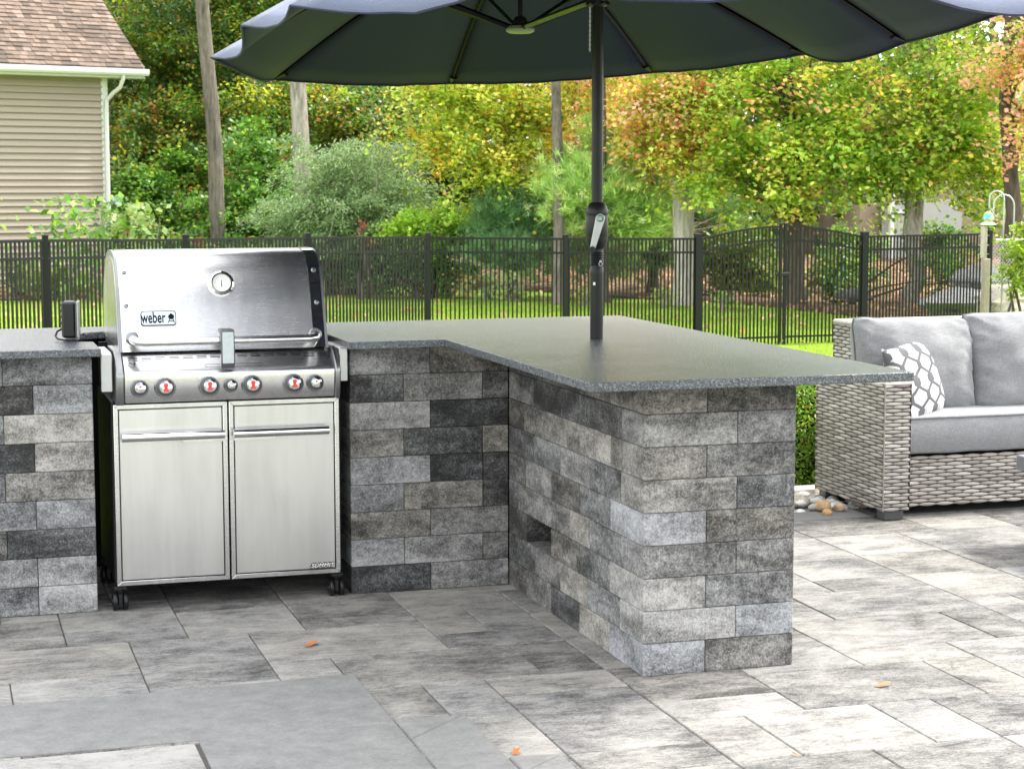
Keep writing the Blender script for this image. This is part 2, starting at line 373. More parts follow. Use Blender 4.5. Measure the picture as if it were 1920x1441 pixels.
for r in rects:
    cells = [(i, j) for i in range(r[0], r[2]) for j in range(r[1], r[3])]
    if any(c in occ for c in cells): continue
    for c in cells: occ[c] = 1
    good.append(r)
rr = random.Random(5)
for j in range(J0, J1):
    for i in range(I0, I1):
        if (i, j) in occ: continue
        for (w, h) in rr.sample([(3, 2), (2, 2), (3, 2), (2, 1), (1, 2), (2, 3)], 6)+[(1, 1)]:
            if i+w > I1 or j+h > J1: continue
            cells = [(a, b) for a in range(i, i+w) for b in range(j, j+h)]
            if any(c in occ for c in cells): continue
            for c in cells: occ[c] = 1
            good.append((i, j, i+w, j+h)); break
def clip(poly, a, b, c):
    "keep a*x+b*y<=c"
    out = []
    for k in range(len(poly)):
        p, q = poly[k], poly[(k+1) % len(poly)]; dp = a*p[0]+b*p[1]-c; dq = a*q[0]+b*q[1]-c
        if dp <= 0: out.append(p)
        if (dp < 0 < dq) or (dq < 0 < dp):
            t = dp/(dp-dq); out.append((p[0]+t*(q[0]-p[0]), p[1]+t*(q[1]-p[1])))
    return out
def inset(poly, g_, ch, zt, c, mb):
    n = len(poly)
    if n < 3: return
    cx = sum(p[0] for p in poly)/n; cy = sum(p[1] for p in poly)/n
    def ins(d):
        P = poly[:]
        sg = sum(poly[k][0]*poly[(k+1) % n][1]-poly[(k+1) % n][0]*poly[k][1] for k in range(n))
        for k in range(n):
            p, q = poly[k], poly[(k+1) % n]; ex, ey = q[0]-p[0], q[1]-p[1]; L = math.hypot(ex, ey)
            if L < 1e-6: continue
            nx, ny = (ey/L, -ex/L) if sg > 0 else (-ey/L, ex/L)
            P = clip(P, nx, ny, nx*p[0]+ny*p[1]-d)
        return P
    A = ins(g_); B = ins(g_+ch)
    if len(A) != len(B) or len(A) < 3: return
    m = len(A)
    # fine slate-like irregular rim: jitter of a millimetre
    vs = [(x, y, -.05) for x, y in A]+[(x, y, zt-ch) for x, y in A]+[(x, y, zt) for x, y in B]
    fs = [(i, (i+1) % m, m+(i+1) % m, m+i) for i in range(m)]+[(m+i, m+(i+1) % m, 2*m+(i+1) % m, 2*m+i) for i in range(m)]+[tuple(range(2*m, 3*m))]
    mb.add(vs, fs, c)
pm = MB()
tr_ = random.Random(3)
def area(p): return abs(sum(p[k][0]*p[(k+1) % len(p)][1]-p[(k+1) % len(p)][0]*p[k][1] for k in range(len(p))))/2 if len(p) > 2 else 0
for (a, b, c_, d) in good:
    poly = [(GX(a), GY(b)), (GX(c_), GY(b)), (GX(c_), GY(d)), (GX(a), GY(d))]
    poly = clip(poly, 0, 1, 2.245)
    if len(poly) < 3: continue
    cx = sum(p[0] for p in poly)/4
    tone = .50+tr_.uniform(-.19, .15); col = (tone, tr_.random(), tr_.random()*3)
    zt = tr_.uniform(-.0012, .0012)
    if GX(a) < -1.3 and GY(b) < -.3:
        poly = clip(clip(poly, 1, 0, -1.384), .0077, 1, -.2645-.0077*1.377); col = (.80, .3, col[2])
        if len(poly) < 3: continue
    inset(poly, .0017, .003, zt, col, pm)
patio = tag(pm.build('patio', 'paver'), kind='structure')
bm_ = MB(); br = random.Random(2)
def slab(poly): inset(poly, .0025, .004, .0055, (br.random(), br.random(), br.random()*3), bm_)
m_ = (.283-.10)/(-.829+5)
def topy(x): return .283+m_*(x+.829)
def iny(x): return -.257+(.285-.257)/(5-1.377)*(x+1.377)
xs = [-5, -4.0, -2.9, -1.9, -.829]
inset([(-5, iny(-5)), (-1.377, iny(-1.377)), (-.829, .283-.54), (-.829, .283), (-5, topy(-5))], .0015, .004, .0055, (.2, .4, 1.1), bm_)
slab([(-1.377, -3.5), (-.829, -3.5), (-.829, -.2585), (-1.377, -.2585)])
slab([(-.829, -.42), (-.829, -.228), (-.625, -.233)]); slab([(-.829, -1.4), (-.625, -1.25), (-.625, -.233), (-.829, -.42)]); slab([(-.829, -3.5), (-.625, -3.5), (-.625, -1.25), (-.829, -1.4)])
slab([(-.625, -.78), (-.625, -.645), (-.483, -.663)]); slab([(-.625, -3.5), (-.483, -3.5), (-.483, -.663), (-.625, -.78)])
tag(bm_.build('patio_border', 'band'), kind='structure')
jb = MB(); jb.box(-8.6, 9.2, -11.7, 2.25, -.06, -.0075); tag(jb.build('joint_sand', plain('joint_sand', (.085, .08, .072), .95, nz=(60, .4))), kind='structure')
eb = MB(); x = -4.0; er = random.Random(8)
while x < 7:
    w = er.choice([.4, .5, .6]); inset([(x, 2.25), (x+w, 2.25), (x+w, 2.45), (x, 2.45)], .002, .004, .003, (er.uniform(.3, .5), er.random(), er.random()), eb); x += w
tag(eb.build('edging', 'edge_stone'), kind='structure')
kb = MB(); x = .9
while x < 5: kb.box(x, x+.595, 2.86, 2.96, -.1, .035, ch=.006); x += .6
tag(kb.build('stone_kerb', 'white_stone'), kind='structure')

# ------------------------------------------------------------------ ground: one sheet sloping down to the lawn
def gz(x, y):
    t = min(1, max(0, (y-3.0)/9.0)); t = t*t*(3-2*t)
    z = -.07-.66*t
    if y > 34: z += (y-34)*.012
    return z
gx = sorted(set(list(np.linspace(-14, 30, 90))+[-300., -120., -50., -25., 45., 80., 150., 300.]))
gy = sorted(set(list(np.linspace(2.3, 44, 100))+[-200., -60., -12., -3.0, 55., 80., 140., 260., 420.]))
V = np.array([(x, y, gz(x, y)+(.03*mnoise.noise(Vector((x*.4, y*.4, 0))) if 8 < y < 60 else 0) if y > -1 else -.07) for y in gy for x in gx])
nx_ = len(gx); FA = np.array([(j*nx_+i, j*nx_+i+1, (j+1)*nx_+i+1, (j+1)*nx_+i) for j in range(len(gy)-1) for i in range(nx_-1)])
tag(npmesh('lawn', V, FA, np.ones((len(FA), 3)), 'lawn', smooth=True), kind='structure')
edge = [(-14, 31.6), (-.8, 31.7), (.8, 31.4), (2.6, 32.2), (4.6, 33.5), (6, 34.6), (8, 33.5), (9.1, 32.1), (10, 30.2), (10.9, 28.3), (11.5, 27.3), (12.1, 26), (12.4, 24.5), (12.5, 22.8), (12.9, 21.4), (14.3, 20.9), (17, 20.6), (24, 20.4), (60, 20)]
def edge_y(x):
    for (a, b), (c_, d) in zip(edge, edge[1:]):
        if a <= x <= c_: return b+(d-b)*(x-a)/(c_-a)
    return edge[0][1] if x < edge[0][0] else edge[-1][1]
mxs = sorted(set(list(np.linspace(-14, 40, 160))+[-60., -30., 60.])); off = [0, .15, .6, 1.5, 3, 6, 10, 16, 30, 60, 120]
V = []; 
for x in mxs:
    e = edge_y(x)+.18*mnoise.noise(Vector((x*1.7, 0, 0)))
    for k, d in enumerate(off):
        y = e+d; V.append((x, y, gz(x, y)+.03+(.05 if k else -.01)+(.10*mnoise.noise(Vector((x*.6, y*.6, 3))) if 0 < k < 9 else 0)))
no = len(off); FA = np.array([(i*no+k, (i+1)*no+k, (i+1)*no+k+1, i*no+k+1) for i in range(len(mxs)-1) for k in range(no-1)])
tag(npmesh('woodland_floor', np.array(V), FA, np.ones((len(FA), 3)), 'mulch', smooth=True), kind='structure')
def in_mulch(x, y): return y > edge_y(x)

# generic leaf scatter ---------------------------------------------------
def unit(v): return v/np.maximum(np.linalg.norm(v, axis=1, keepdims=True), 1e-9)
def leaf_quads(P, N, size, C, aspect=.8, dirs=None, fold=0.0):
    n = len(P); r = RNG.normal(size=(n, 3)) if dirs is None else dirs
    T = unit(np.cross(np.cross(N, r), N)); B = np.cross(N, T)
    s = size if np.ndim(size) else np.full(n, size); s = s[:, None]
    a = P-T*s*.5; b = P+B*s*.5*aspect-T*s*.05+N*s*.08; c_ = P+T*s*.5; d = P-B*s*.5*aspect-T*s*.05+N*s*.08
    V = np.stack([a, b, c_, d], 1).reshape(-1, 3); FA = np.arange(4*n).reshape(n, 4)
    return V, FA, C
def lobed(P, N, size, C, dirs=None):
    "maple-like leaf: two quads making a five-pointed outline, folded along the midrib"
    n = len(P); r = RNG.normal(size=(n, 3)) if dirs is None else dirs
    T = unit(np.cross(np.cross(N, r), N)); B = np.cross(N, T); s = (size if np.ndim(size) else np.full(n, size))[:, None]
    base = P-T*s*.42; tip = P+T*s*.58; l = P+B*s*.55+T*s*.12+N*s*.14; rr_ = P-B*s*.55+T*s*.12+N*s*.14
    ln = P+B*s*.22-T*s*.25+N*s*.04; rn = P-B*s*.22-T*s*.25+N*s*.04; li = P+B*s*.17+T*s*.2; ri = P-B*s*.17+T*s*.2
    V = np.stack([base, ln, l, li, tip, ri, rr_, rn], 1).reshape(-1, 3)
    FA = (np.arange(n)[:, None, None]*8+np.array([[0, 1, 2, 3], [0, 3, 4, 5], [0, 5, 6, 7]])[None]).reshape(-1, 4)
    return V, FA, np.repeat(C, 3, 0)
def palette(n, pal, clump_id=None, vary=.25, nc=0):
    w = np.array([p[0] for p in pal], float); cols = np.array([p[1] for p in pal], float)
    idx = RNG.choice(len(pal), n, p=w/w.sum())
    if clump_id is not None and nc:
        cidx = RNG.choice(len(pal), nc, p=w/w.sum()); use = RNG.random(n) < .6; idx = np.where(use, cidx[clump_id], idx)
    C = cols[idx]*(1+RNG.uniform(-vary, vary, (n, 1))); C = C*(1+RNG.uniform(-.08, .08, (n, 3)))
    return np.clip(C, .005, .95)
GREEN = [(3, (.055, .13, .022)), (2, (.09, .19, .03)), (1, (.035, .085, .018))]
def foliage(parts, n_clump, per, leaf, pal, clump_r=.55, flat=.5, shell=.6, lobes=True, up=.7, gravity=0.0):
    "parts: list of (centre, radii, weight). Each clump is a tilted spray of leaves with its own facing, size and colour"
    w = np.array([p[2] for p in parts], float); which = RNG.choice(len(parts), n_clump, p=w/w.sum())
    cen = np.array([tuple(p[0]) for p in parts], float)[which]; rad = np.array([p[1] for p in parts], float)[which]
    d = unit(RNG.normal(size=(n_clump, 3))); rr_ = RNG.random((n_clump, 1))**(1/3)
    rr_ = shell+(1-shell)*rr_ if shell > 0 else rr_
    rr_ = np.where(RNG.random((n_clump, 1)) < .75, rr_, RNG.random((n_clump, 1)))
    bumpy = np.array([mnoise.noise(Vector(q)*2.6+Vector((k*3.7, 0, 0))) for q, k in zip(d, which)])[:, None]
    K = cen+d*rad*rr_*(1+.45*bumpy)
    cs = clump_r*RNG.uniform(.45, 1.35, n_clump)
    out = unit(d*np.array([1, 1, .35])+RNG.normal(size=(n_clump, 3))*.25)         # spray grows outward and droops a little
    side = unit(np.cross(out, np.array([0, 0, 1.])+RNG.normal(size=(n_clump, 3))*.25)); nrm = np.cross(side, out)
    nrm = np.where(nrm[:, 2:3] < 0, -nrm, nrm)
    cid = np.repeat(np.arange(n_clump), per); n = n_clump*per
    t = RNG.uniform(-1, 1, n); wdt = (1-.55*np.abs(t)); o1 = t*cs[cid]; o2 = RNG.normal(size=n)*cs[cid]*.33*wdt; o3 = RNG.normal(size=n)*cs[cid]*.30*flat
    P = K[cid]+out[cid]*o1[:, None]+side[cid]*o2[:, None]+nrm[cid]*o3[:, None]
    P[:, 2] -= .22*(np.maximum(t, 0)**2)*cs[cid]
    N = unit(nrm[cid]*.95+RNG.normal(size=(n, 3))*.42+np.array([0, -.22, .15])*up)
    C = palette(n, pal, cid, .2, n_clump)*RNG.uniform(.8, 1.2, n_clump)[cid][:, None]; s = leaf*RNG.uniform(.65, 1.25, n)
    dirs = None if not gravity else np.tile(np.array([[0, 0, -1.]]), (n, 1))*gravity+RNG.normal(size=(n, 3))*.6
    return (lobed if lobes else leaf_quads)(P, N, s, np.clip(C, .005, .9), dirs=dirs), K
def merge(*sets):
    V, F_, C = [], [], []; o = 0
    for v, f, c in sets: V.append(v); F_.append(f+o); C.append(c); o += len(v)
    return np.concatenate(V), np.concatenate(F_), np.concatenate(C)
def limb_tree(mb, base, top, r0, r1, targets=(), bend=.15, seed=0, rb=.35, n=10):
    rd = random.Random(seed); base, top = Vector(base), Vector(top); pts = []; rs = []
    for k in range(11):
        t = k/10; p = base.lerp(top, t); w = math.sin(PI*t)*bend
        p += Vector((rd.uniform(-1, 1)*w*.3+w*.5*math.sin(seed+t*4), rd.uniform(-1, 1)*w*.3, 0)); pts.append(p)
        rs.append(r0+(r1-r0)*t+(r0*.5*max(0, 1-t*14)))
    mb.tube(pts, rs, n)
    for tg in targets:
        tg = Vector(tg); L = (top-base).length
        t = min(.97, max(.25, ((tg-base).dot(top-base)/L**2)-.12-rd.uniform(0, .12))); k = t*10; i = int(k)
        s = pts[i].lerp(pts[min(10, i+1)], k-i); r = (r0+(r1-r0)*t)*rb
        mid = s.lerp(tg, .5)+Vector((rd.uniform(-.2, .2), rd.uniform(-.2, .2), rd.uniform(0, .35)))
        mb.tube([s, s.lerp(mid, .5)+Vector((0, 0, .05)), mid, mid.lerp(tg, .6), tg], [r, r*.8, r*.55, r*.35, r*.12], 6, cap=False)
def tree(name, label, base, top, r0, r1, bark, crown_parts, pal, n_clump, per, leaf, group='trees beyond the lawn', clump_r=.6, flat=.45, shell=.55, lobes=True, up=.7, nl=14, bend=.2, seed=1, cat='tree', stems=()):
    base = Vector(base); root = thing(name, label, cat, base, group)
    mb = MB(); (lv, K) = foliage(crown_parts, n_clump, per, leaf, pal, clump_r, flat, shell, lobes, up)
    sel = [K[i] for i in RNG.choice(len(K), min(nl, len(K)), replace=False)]
    limb_tree(mb, base-Vector((0, 0, .15)), top, r0, r1, sel, bend, seed)
    for (s0, s1, ra, rb_) in stems: limb_tree(mb, s0, s1, ra, rb_, sel[:4], bend*.6, seed+3)
    into(mb.build('trunk', bark, smooth=True), root)
    into(npmesh('crown', *lv, 'leaf'), root)
    return root

# ------------------------------------------------------------------ block walls
H = .1; g2 = .0009
wr = random.Random(21)
def blk(mb, x0, x1, y0, y1, k, tone=None, warm=None, kk=1):
    t = (wr.uniform(.22, .62) if tone is None else tone); w = wr.uniform(.2, .7) if warm is None else warm
    mb.box(x0+g2, x1-g2, y0+g2, y1-g2, k*H+.0008, (k+kk)*H-.0008, (t, w, wr.random()*3), ch=.0022)
W = .498; LY = 1.385
end_t = {8: [(.42, .9), (.36, .8)], 7: [(.52, .5), (.46, .3)], 6: [(.46, .8), (.34, .5)], 5: [(.47, .7), (.45, .2)], 4: [(.58, .1), (.40, .9)], 3: [(.42, .4), (.40, .5)], 2: [(.62, .6), (.46, .3)], 1: [(.66, .5), (.58, .0)], 0: [(.56, .0), (.38, .7)]}
left_t = {8: [.38, .3, .3, .25], 7: [.30, .24, .27, .22, .34], 6: [.50, .56, .50, .38], 5: [.46, .33, .5, .46, .25], 4: [.40, .42, .34, .48, .35], 3: [.52, .38, .48, .40, .46, .3], 2: [.45, .33, .32, None, .22], 1: [.48, .47, .52, .42, .28], 0: [.40, .52, .22, .38, .26]}
left_j = {8: [.3, .59, .89, 1.18], 7: [.195, .49, .79, 1.09], 6: [.295, .59, .89, 1.2], 5: [.2, .49, .79, 1.085], 4: [.295, .59, .89, 1.18], 3: [.2, .49, .69, .99, 1.27], 2: [.3, .59, .89, 1.17], 1: [.205, .51, .79, 1.07], 0: [.3, .59, .89, 1.17]}
pen = MB(); YB = 2.15
for k in range(9):
    ev = k % 2 == 0; e = end_t[k]; j = left_j[k]; lt = left_t[k]; cw, cd_ = (.204, j[0]) if ev else (.304, j[0])
    blk(pen, 0, cw, 0, cd_, k, *e[0])
    blk(pen, cw, W, 0, .2 if ev else .3, k, *e[1])
    ys = j+[LY]
    for a in range(len(j)):
        t = lt[a+1] if a+1 < len(lt) else .3
        if t is None: continue            # the open utility slot
        blk(pen, 0, .1, ys[a], ys[a+1], k, t, wr.choice([.3, .6, .9]))
    y = .2 if ev else .3
    while y < YB-.01: blk(pen, W-.1, W, y, min(y+.3, YB), k); y += .3
cm = MB(); cm.box(.104, W-.104, .204, 2.1, .002, .898)
cm.v = cm.v  # core set back behind the blocks
pw = thing('block_island', 'speckled grey block island base with a small dark slot low on its side', 'island base')
pen.build('block_face', 'block', pw)
cb = MB()
cb.box(.102, W-.102, .304, 2.1, .002, .2); cb.box(.102, W-.102, .304, 2.1, .3, .898); cb.box(.102, W-.102, .304, .885, .2, .3); cb.box(.102, W-.102, 1.175, 2.1, .2, .3); cb.box(.33, W-.102, .885, 1.175, .2, .3)
cb.build('core', 'core', pw)
back_t = {8: [(.50, .4), (.34, .95)], 7: [(.30, .3), (.48, .6), (.36, .5)], 6: [(.58, .5), (.20, .2)], 5: [(.45, .8), (.25, .2), (.44, 1.0)], 4: [(.58, .2), (.15, .1)], 3: [(.48, .2), (.48, .9)], 2: [(.40, .9), (.42, .5)], 1: [(.60, .2), (.58, .4), (.34, .5)], 0: [(.13, .1), (.52, .4)]}
XB = -.5975; bw = MB()
for k in range(9):
    t = back_t[k]
    js = {8: [.3], 7: [.2, .5], 6: [.3], 5: [.2, .5], 4: [.3, .5], 3: [.2, .5], 2: [.3], 1: [.2, .5], 0: [.3]}[k]
    xs = [XB]+[XB+a*.997 for a in js]+[-.0008]
    for a in range(len(xs)-1):
        if k in (3, 4) and a == 2: continue
        blk(bw, xs[a], xs[a+1], LY, LY+(.2 if a == 0 else .1), k, *t[min(a, len(t)-1)])
    y = LY+.2
    while y < YB-.01: blk(bw, XB, XB+.1, y, min(y+.3, YB), k); y += .3
    x = XB+.1
    while x < -.01: blk(bw, x, min(x+.3, -.0008), YB-.1, YB, k) if True else 0; x += .3
blk(bw, XB+.5, -.0008, LY, LY+.1, 3, .14, .4, kk=2)
bwo = thing('block_wall', 'low wall of mottled grey blocks between the grill and the island', 'low wall', (XB, LY, 0))
into(bw.build('block_face', 'block'), bwo)
cb = MB(); cb.box(XB+.104, -.004, LY+.104, YB-.104, .002, .898); into(cb.build('core', 'core'), bwo)
lt_ = {8: [.44, .4], 7: [.60, .16, .4], 6: [.64, .38], 5: [.52, .16, .4], 4: [.47, .35], 3: [.54, .42, .3], 2: [.30, .32], 1: [.60, .54, .4], 0: [.66, .34, .5]}
XP = -1.502; lw = MB()
for k in range(9):
    x = XP; step = .2 if k in (7, 5, 3, 1, 0) else .3; a = 0
    while x > -3.0:
        x2 = x-(step if a == 0 else .3); t = lt_[k][a] if a < len(lt_[k]) else None
        blk(lw, x2, x, LY, LY+(.2 if a == 0 else .1), k, t, wr.choice([.1, .3, .7])); x = x2; a += 1
    y = LY+.2
    while y < YB-.01: blk(lw, XP-.1, XP, y, min(y+.3, YB), k); y += .3
    lw.box(-3.0, XP-.1, YB-.1, YB, k*H+.001, (k+1)*H-.001, (.4, .5, wr.random()), ch=.002)
lwo = thing('block_pier', 'speckled grey block pier at the left edge under the end of the stone counter', 'pier', (XP, LY, 0))
into(lw.build('block_face', 'block'), lwo)
cb = MB(); cb.box(-2.95, XP-.104, LY+.104, YB-.104, .002, .898); cb.box(XP+.002, XB-.002, 2.16, 2.26, .002, .898); into(cb.build('core', 'core'), lwo)  # second box closes the grill recess, near-black to stand for its shade

# ------------------------------------------------------------------ stone counters
def slab_obj(name, poly, label, z0=.9005, z1=.928):
    n = len(poly)
    bm = bmesh.new(); vs = [bm.verts.new((x, y, z0)) for x, y in poly]; f = bm.faces.new(vs)
    r = bmesh.ops.extrude_face_region(bm, geom=[f]); bmesh.ops.translate(bm, verts=[v for v in r['geom'] if isinstance(v, bmesh.types.BMVert)], vec=(0, 0, z1-z0))
    bmesh.ops.recalc_face_normals(bm, faces=bm.faces)
    me = bpy.data.meshes.new(name); bm.to_mesh(me); bm.free(); me.materials.append(M['granite'])
    me.attributes.new('col', 'FLOAT_VECTOR', 'FACE')
    o = bpy.data.objects.new(name, me); COL.objects.link(o)
    b = o.modifiers.new('bevel', 'BEVEL'); b.width = .0035; b.segments = 3; b.angle_limit = R(40); b.limit_method = 'ANGLE'
    return tag(o, label, 'countertop')
pole_xy = (.265, 1.167); pr = .026
slab_obj('stone_counter', [(-.615, 1.30), (-.258, 1.30), (-.258, -.242), (.765, -.242), (.765, 2.27), (-.615, 2.25)], 'big L-shaped dark granite countertop overhanging the block island, parasol pole through it')
slab_obj('stone_counter', [(-3.1, 1.30), (-1.478, 1.30), (-1.478, 1.60), (-1.53, 1.62), (-1.50, 2.0), (-1.42, 2.06), (-.618, 2.06), (-.618, 2.30), (-3.1, 2.32)], 'smaller dark granite countertop left of the grill with a black box on it')

# ------------------------------------------------------------------ grill
gx0, gx1 = -1.403, -.678; gc = (gx0+gx1)/2
gr = thing('gas_grill', 'large stainless steel gas grill with two cabinet doors on black casters between the block piers', 'grill', (-1.04, 1.6, 0))
def gp(mb, name, mat, parent=None, **kw):
    o = mb.build(name, mat, **kw); 
    if parent is None: into(o, gr)
    else: o.parent = parent
    return o
# lid: skin with thickness along the profile
prof = [(1.386, .906), (1.419, .998), (1.452, 1.09), (1.484, 1.162), (1.515, 1.205), (1.555, 1.232), (1.61, 1.246), (1.69, 1.25), (1.78, 1.243), (1.87, 1.212), (1.94, 1.15), (1.99, 1.06), (2.01, .93)]
def smooth_prof(p, n=44):
    out = []; P = [Vector((a, b, 0)) for a, b in p]; P = [P[0]*2-P[1]]+P+[P[-1]*2-P[-2]]
    m = len(p)-1
    for k in range(n+1):
        t = k/n*m; i = min(int(t), m-1); f = t-i; a, b, c_, d = P[i], P[i+1], P[i+2], P[i+3]
        q = .5*((2*b)+(c_-a)*f+(2*a-5*b+4*c_-d)*f*f+(3*b-a-3*c_+d)*f**3); out.append((q.x, q.y))
    return out
sp = smooth_prof(prof)
def strip(mb, x0, x1, pr_, off=0.0, nx=1):
    n = len(pr_); vs = []; fs = []
    for i, (y, z) in enumerate(pr_):
        a = pr_[max(i-1, 0)]; b = pr_[min(i+1, n-1)]; ty, tz = b[0]-a[0], b[1]-a[1]; L = math.hypot(ty, tz); ny, nz = -tz/L, ty/L
        for k in range(nx+1): vs.append((x0+(x1-x0)*k/nx, y+ny*off, z+nz*off))
    for i in range(n-1):
        for k in range(nx): fs.append((i*(nx+1)+k, i*(nx+1)+k+1, (i+1)*(nx+1)+k+1, (i+1)*(nx+1)+k))
    mb.add(vs, fs)
mb = MB(); strip(mb, gx0+.045, gx1-.045, sp, .0); strip(mb, gx0+.045, gx1-.045, sp, -.004)
lid = gp(mb, 'lid', 'steel', smooth=True)
for (a, b) in ((gx0+.006, gx0+.047), (gx1-.047, gx1-.006)):
    mb = MB(); strip(mb, a, b, sp, .0022); strip(mb, a, b, sp, -.006); gp(mb, 'end_strip', 'chrome', lid, smooth=True)
for (a, b) in ((gx0-.004, gx0+.008), (gx1-.008, gx1+.004)):
    mb = MB(); base_z = .915; poly = [(y, z) for y, z in sp]
    # rim standing a little proud, then the flat cheek
    mb.prism([(y, z) for y, z in sp], a, b, 'x'); ch_ = gp(mb, 'side_cheek', 'cast', lid)
    mb = MB(); inner = [(1.7+(y-1.7)*.93, .93+(z-.93)*.93) for y, z in sp]; xs_ = (a-.002, a) if a < gc else (b, b+.002)
    mb.prism(inner, xs_[0], xs_[1], 'x'); gp(mb, 'cheek_panel', 'steel', lid)
for x in (gx0+.026, gx1-.026):
    for (y, z, ny, nz) in ((1.40, .945, -1, .36), (1.442, 1.062, -1, .36), (1.492, 1.175, -1, .6)):
        n = Vector((0, ny, nz)).normalized(); mb = MB(); o = Vector((x, y, z))+n*.002
        mb.lathe([(.0085, 0), (.0085, .002), (.006, .005), (.0035, .0055), (.003, .003)], o, n, 14); gp(mb, 'screw', 'cast', lid, smooth=True)
LN = Vector((0, -1, .355)).normalized(); LU = Vector((0, .355, 1)).normalized()
def lidpt(x, z):
    for (a, b) in zip(sp, sp[1:]):
        if a[1] <= z <= b[1]: return Vector((x, a[0]+(b[0]-a[0])*(z-a[1])/(b[1]-a[1]), z))
mb = MB(); o = lidpt(gc, 1.132)
mb.lathe([(.042, -.006), (.045, .004), (.044, .013), (.038, .018), (.032, .018), (.030, .014), (.0295, .009)], o, LN, 40); th = gp(mb, 'thermometer', 'chrome', lid, smooth=True)
mb = MB(); mb.lathe([(.030, .0095), (.029, .0105)], o, LN, 32); gp(mb, 'dial', 'dial_white', lid)
mb = MB(); MT = Matrix.Translation(o+LN*.012) @ Matrix(((1, 0, 0, 0), (0, LU.y, LN.y, 0), (0, LU.z, LN.z, 0), (0, 0, 0, 1)))
for k in range(25):
    a = R(-130+260*k/24); r0 = .022 if k % 4 else .020
    mb.add([MT @ Vector((math.sin(a+s)*r, math.cos(a+s)*r, 0)) for s, r in ((-.02, r0), (.02, r0), (.02, .0255), (-.02, .0255))], [(0, 1, 2, 3)])
mb.add([MT @ Vector(p) for p in ((-.0012, .012, .0012), (.0012, .012, .0012), (.0016, -.014, .0012), (-.0016, -.014, .0012))], [(0, 1, 2, 3)])
gp(mb, 'needle', 'ink', lid)
# badge with word and kettle outline
o = lidpt(-1.268, 1.018)+LN*.001; MBd = Matrix.Translation(o) @ Matrix(((1, 0, 0, 0), (0, LU.y, LN.y, 0), (0, LU.z, LN.z, 0), (0, 0, 0, 1)))
def rrect(w, h, r, n=6):
    return [(sx*(w/2-r)+r*math.cos(a0+PI/2*k/n), sy*(h/2-r)+r*math.sin(a0+PI/2*k/n)) for sx, sy, a0 in ((1, 1, 0), (-1, 1, PI/2), (-1, -1, PI), (1, -1, 1.5*PI)) for k in range(n+1)]
def plate(mb, poly, MT_, h0, h1, c=(1, 1, 1)):
    n = len(poly); vs = [MT_ @ Vector((a, b, h0)) for a, b in poly]+[MT_ @ Vector((a, b, h1)) for a, b in poly]
    mb.add(vs, [tuple(range(n, 2*n))]+[(i, (i+1) % n, n+(i+1) % n, n+i) for i in range(n)], c)
mb = MB(); plate(mb, rrect(.122, .053, .010), MBd, 0, .003); bd = gp(mb, 'badge', 'ink', lid)
mb = MB(); plate(mb, rrect(.117, .048, .009), MBd, .003, .0036); gp(mb, 'badge_plate', 'badge_blue', lid)
t = text_mesh('lettering', 'weber', .056, 'ink', None, MBd @ Matrix.Translation((-.018, .0005, .0042)), .0005, 0, .57, 1.02, .0010); into(t, gr); t.parent = lid
mb = MB(); KM = MBd @ Matrix.Translation((.044, .0, .0042))
plate(mb, [(.0105*math.cos(a), .0045+.0095*math.sin(a)) for a in [2*PI*k/20 for k in range(20)]], KM, 0, .0008)
plate(mb, [(-.002, .013), (.002, .013), (.002, .017), (-.002, .017)], KM, 0, .0008)
plate(mb, [(-.0075, -.002), (-.0045, -.002), (-.009, -.018), (-.0115, -.018)], KM, 0, .0009); plate(mb, [(.0045, -.002), (.0075, -.002), (.0115, -.018), (.009, -.018)], KM, 0, .0009)
plate(mb, [(-.008, -.012), (.008, -.012), (.008, -.0095), (-.008, -.0095)], KM, 0, .001)
gp(mb, 'kettle_mark', 'ink', lid)
# lid handle
mb = MB(); hz, hy = .943, 1.318
mb.tube([(gx0+.04, 1.395, .95), (gx0+.043, 1.36, .948), (gx0+.053, 1.328, .945), (gx0+.075, hy, hz), (gc, hy, hz), (gx1-.075, hy, hz), (gx1-.053, 1.328, .945), (gx1-.043, 1.36, .948), (gx1-.04, 1.395, .95)], .0148, 16)
hd = gp(mb, 'handle', 'steel', lid, smooth=True)
for x in (gx0+.04, gx1-.04):
    mb = MB(); mb.lathe([(.021, 0), (.023, .006), (.018, .012)], (x, 1.403, .952), LN, 20); gp(mb, 'handle_boss', 'cast', lid, smooth=True)
# clamp-on handle light
mb = MB(); Q = [(1.285, .985), (1.345, .985), (1.345, .975), (1.300, .966), (1.286, .93), (1.282, .88), (1.29, .853), (1.278, .850), (1.266, .88), (1.266, .96), (1.272, .98)]
mb.prism(Q, -1.073, -1.026, 'x'); hl = gp(mb, 'handle_light', 'grey_plastic', bevel=.003)
mb = MB(); mb.box(-1.069, -1.030, 1.2625, 1.267, .868, .977, ch=.002); gp(mb, 'light_cover', 'clear_grey', hl)
# control panel: front face + slope
px0, px1 = gx0+.002, gx1+.012
fp = [(1.39, .735), (1.325, .735), (1.321, .742), (1.309, .828), (1.3115, .838), (1.320, .8455), (1.388, .894), (1.40, .904), (1.47, .906), (1.47, .74)]
mb = MB(); mb.prism(fp, px0, px1, 'x'); cp = gp(mb, 'control_panel', 'steel', bevel=.003)
cap = [(1.42, .728), (1.322, .728), (1.314, .74), (1.302, .826), (1.306, .842), (1.322, .862), (1.345, .882), (1.375, .902), (1.40, .912), (1.62, .912), (1.62, .76)]
for a, b in ((px0-.028, px0-.0005), (px1+.0005, px1+.020)):
    mb = MB(); mb.prism(cap, a, b, 'x'); gp(mb, 'end_cap', 'cast', cp, bevel=.004)
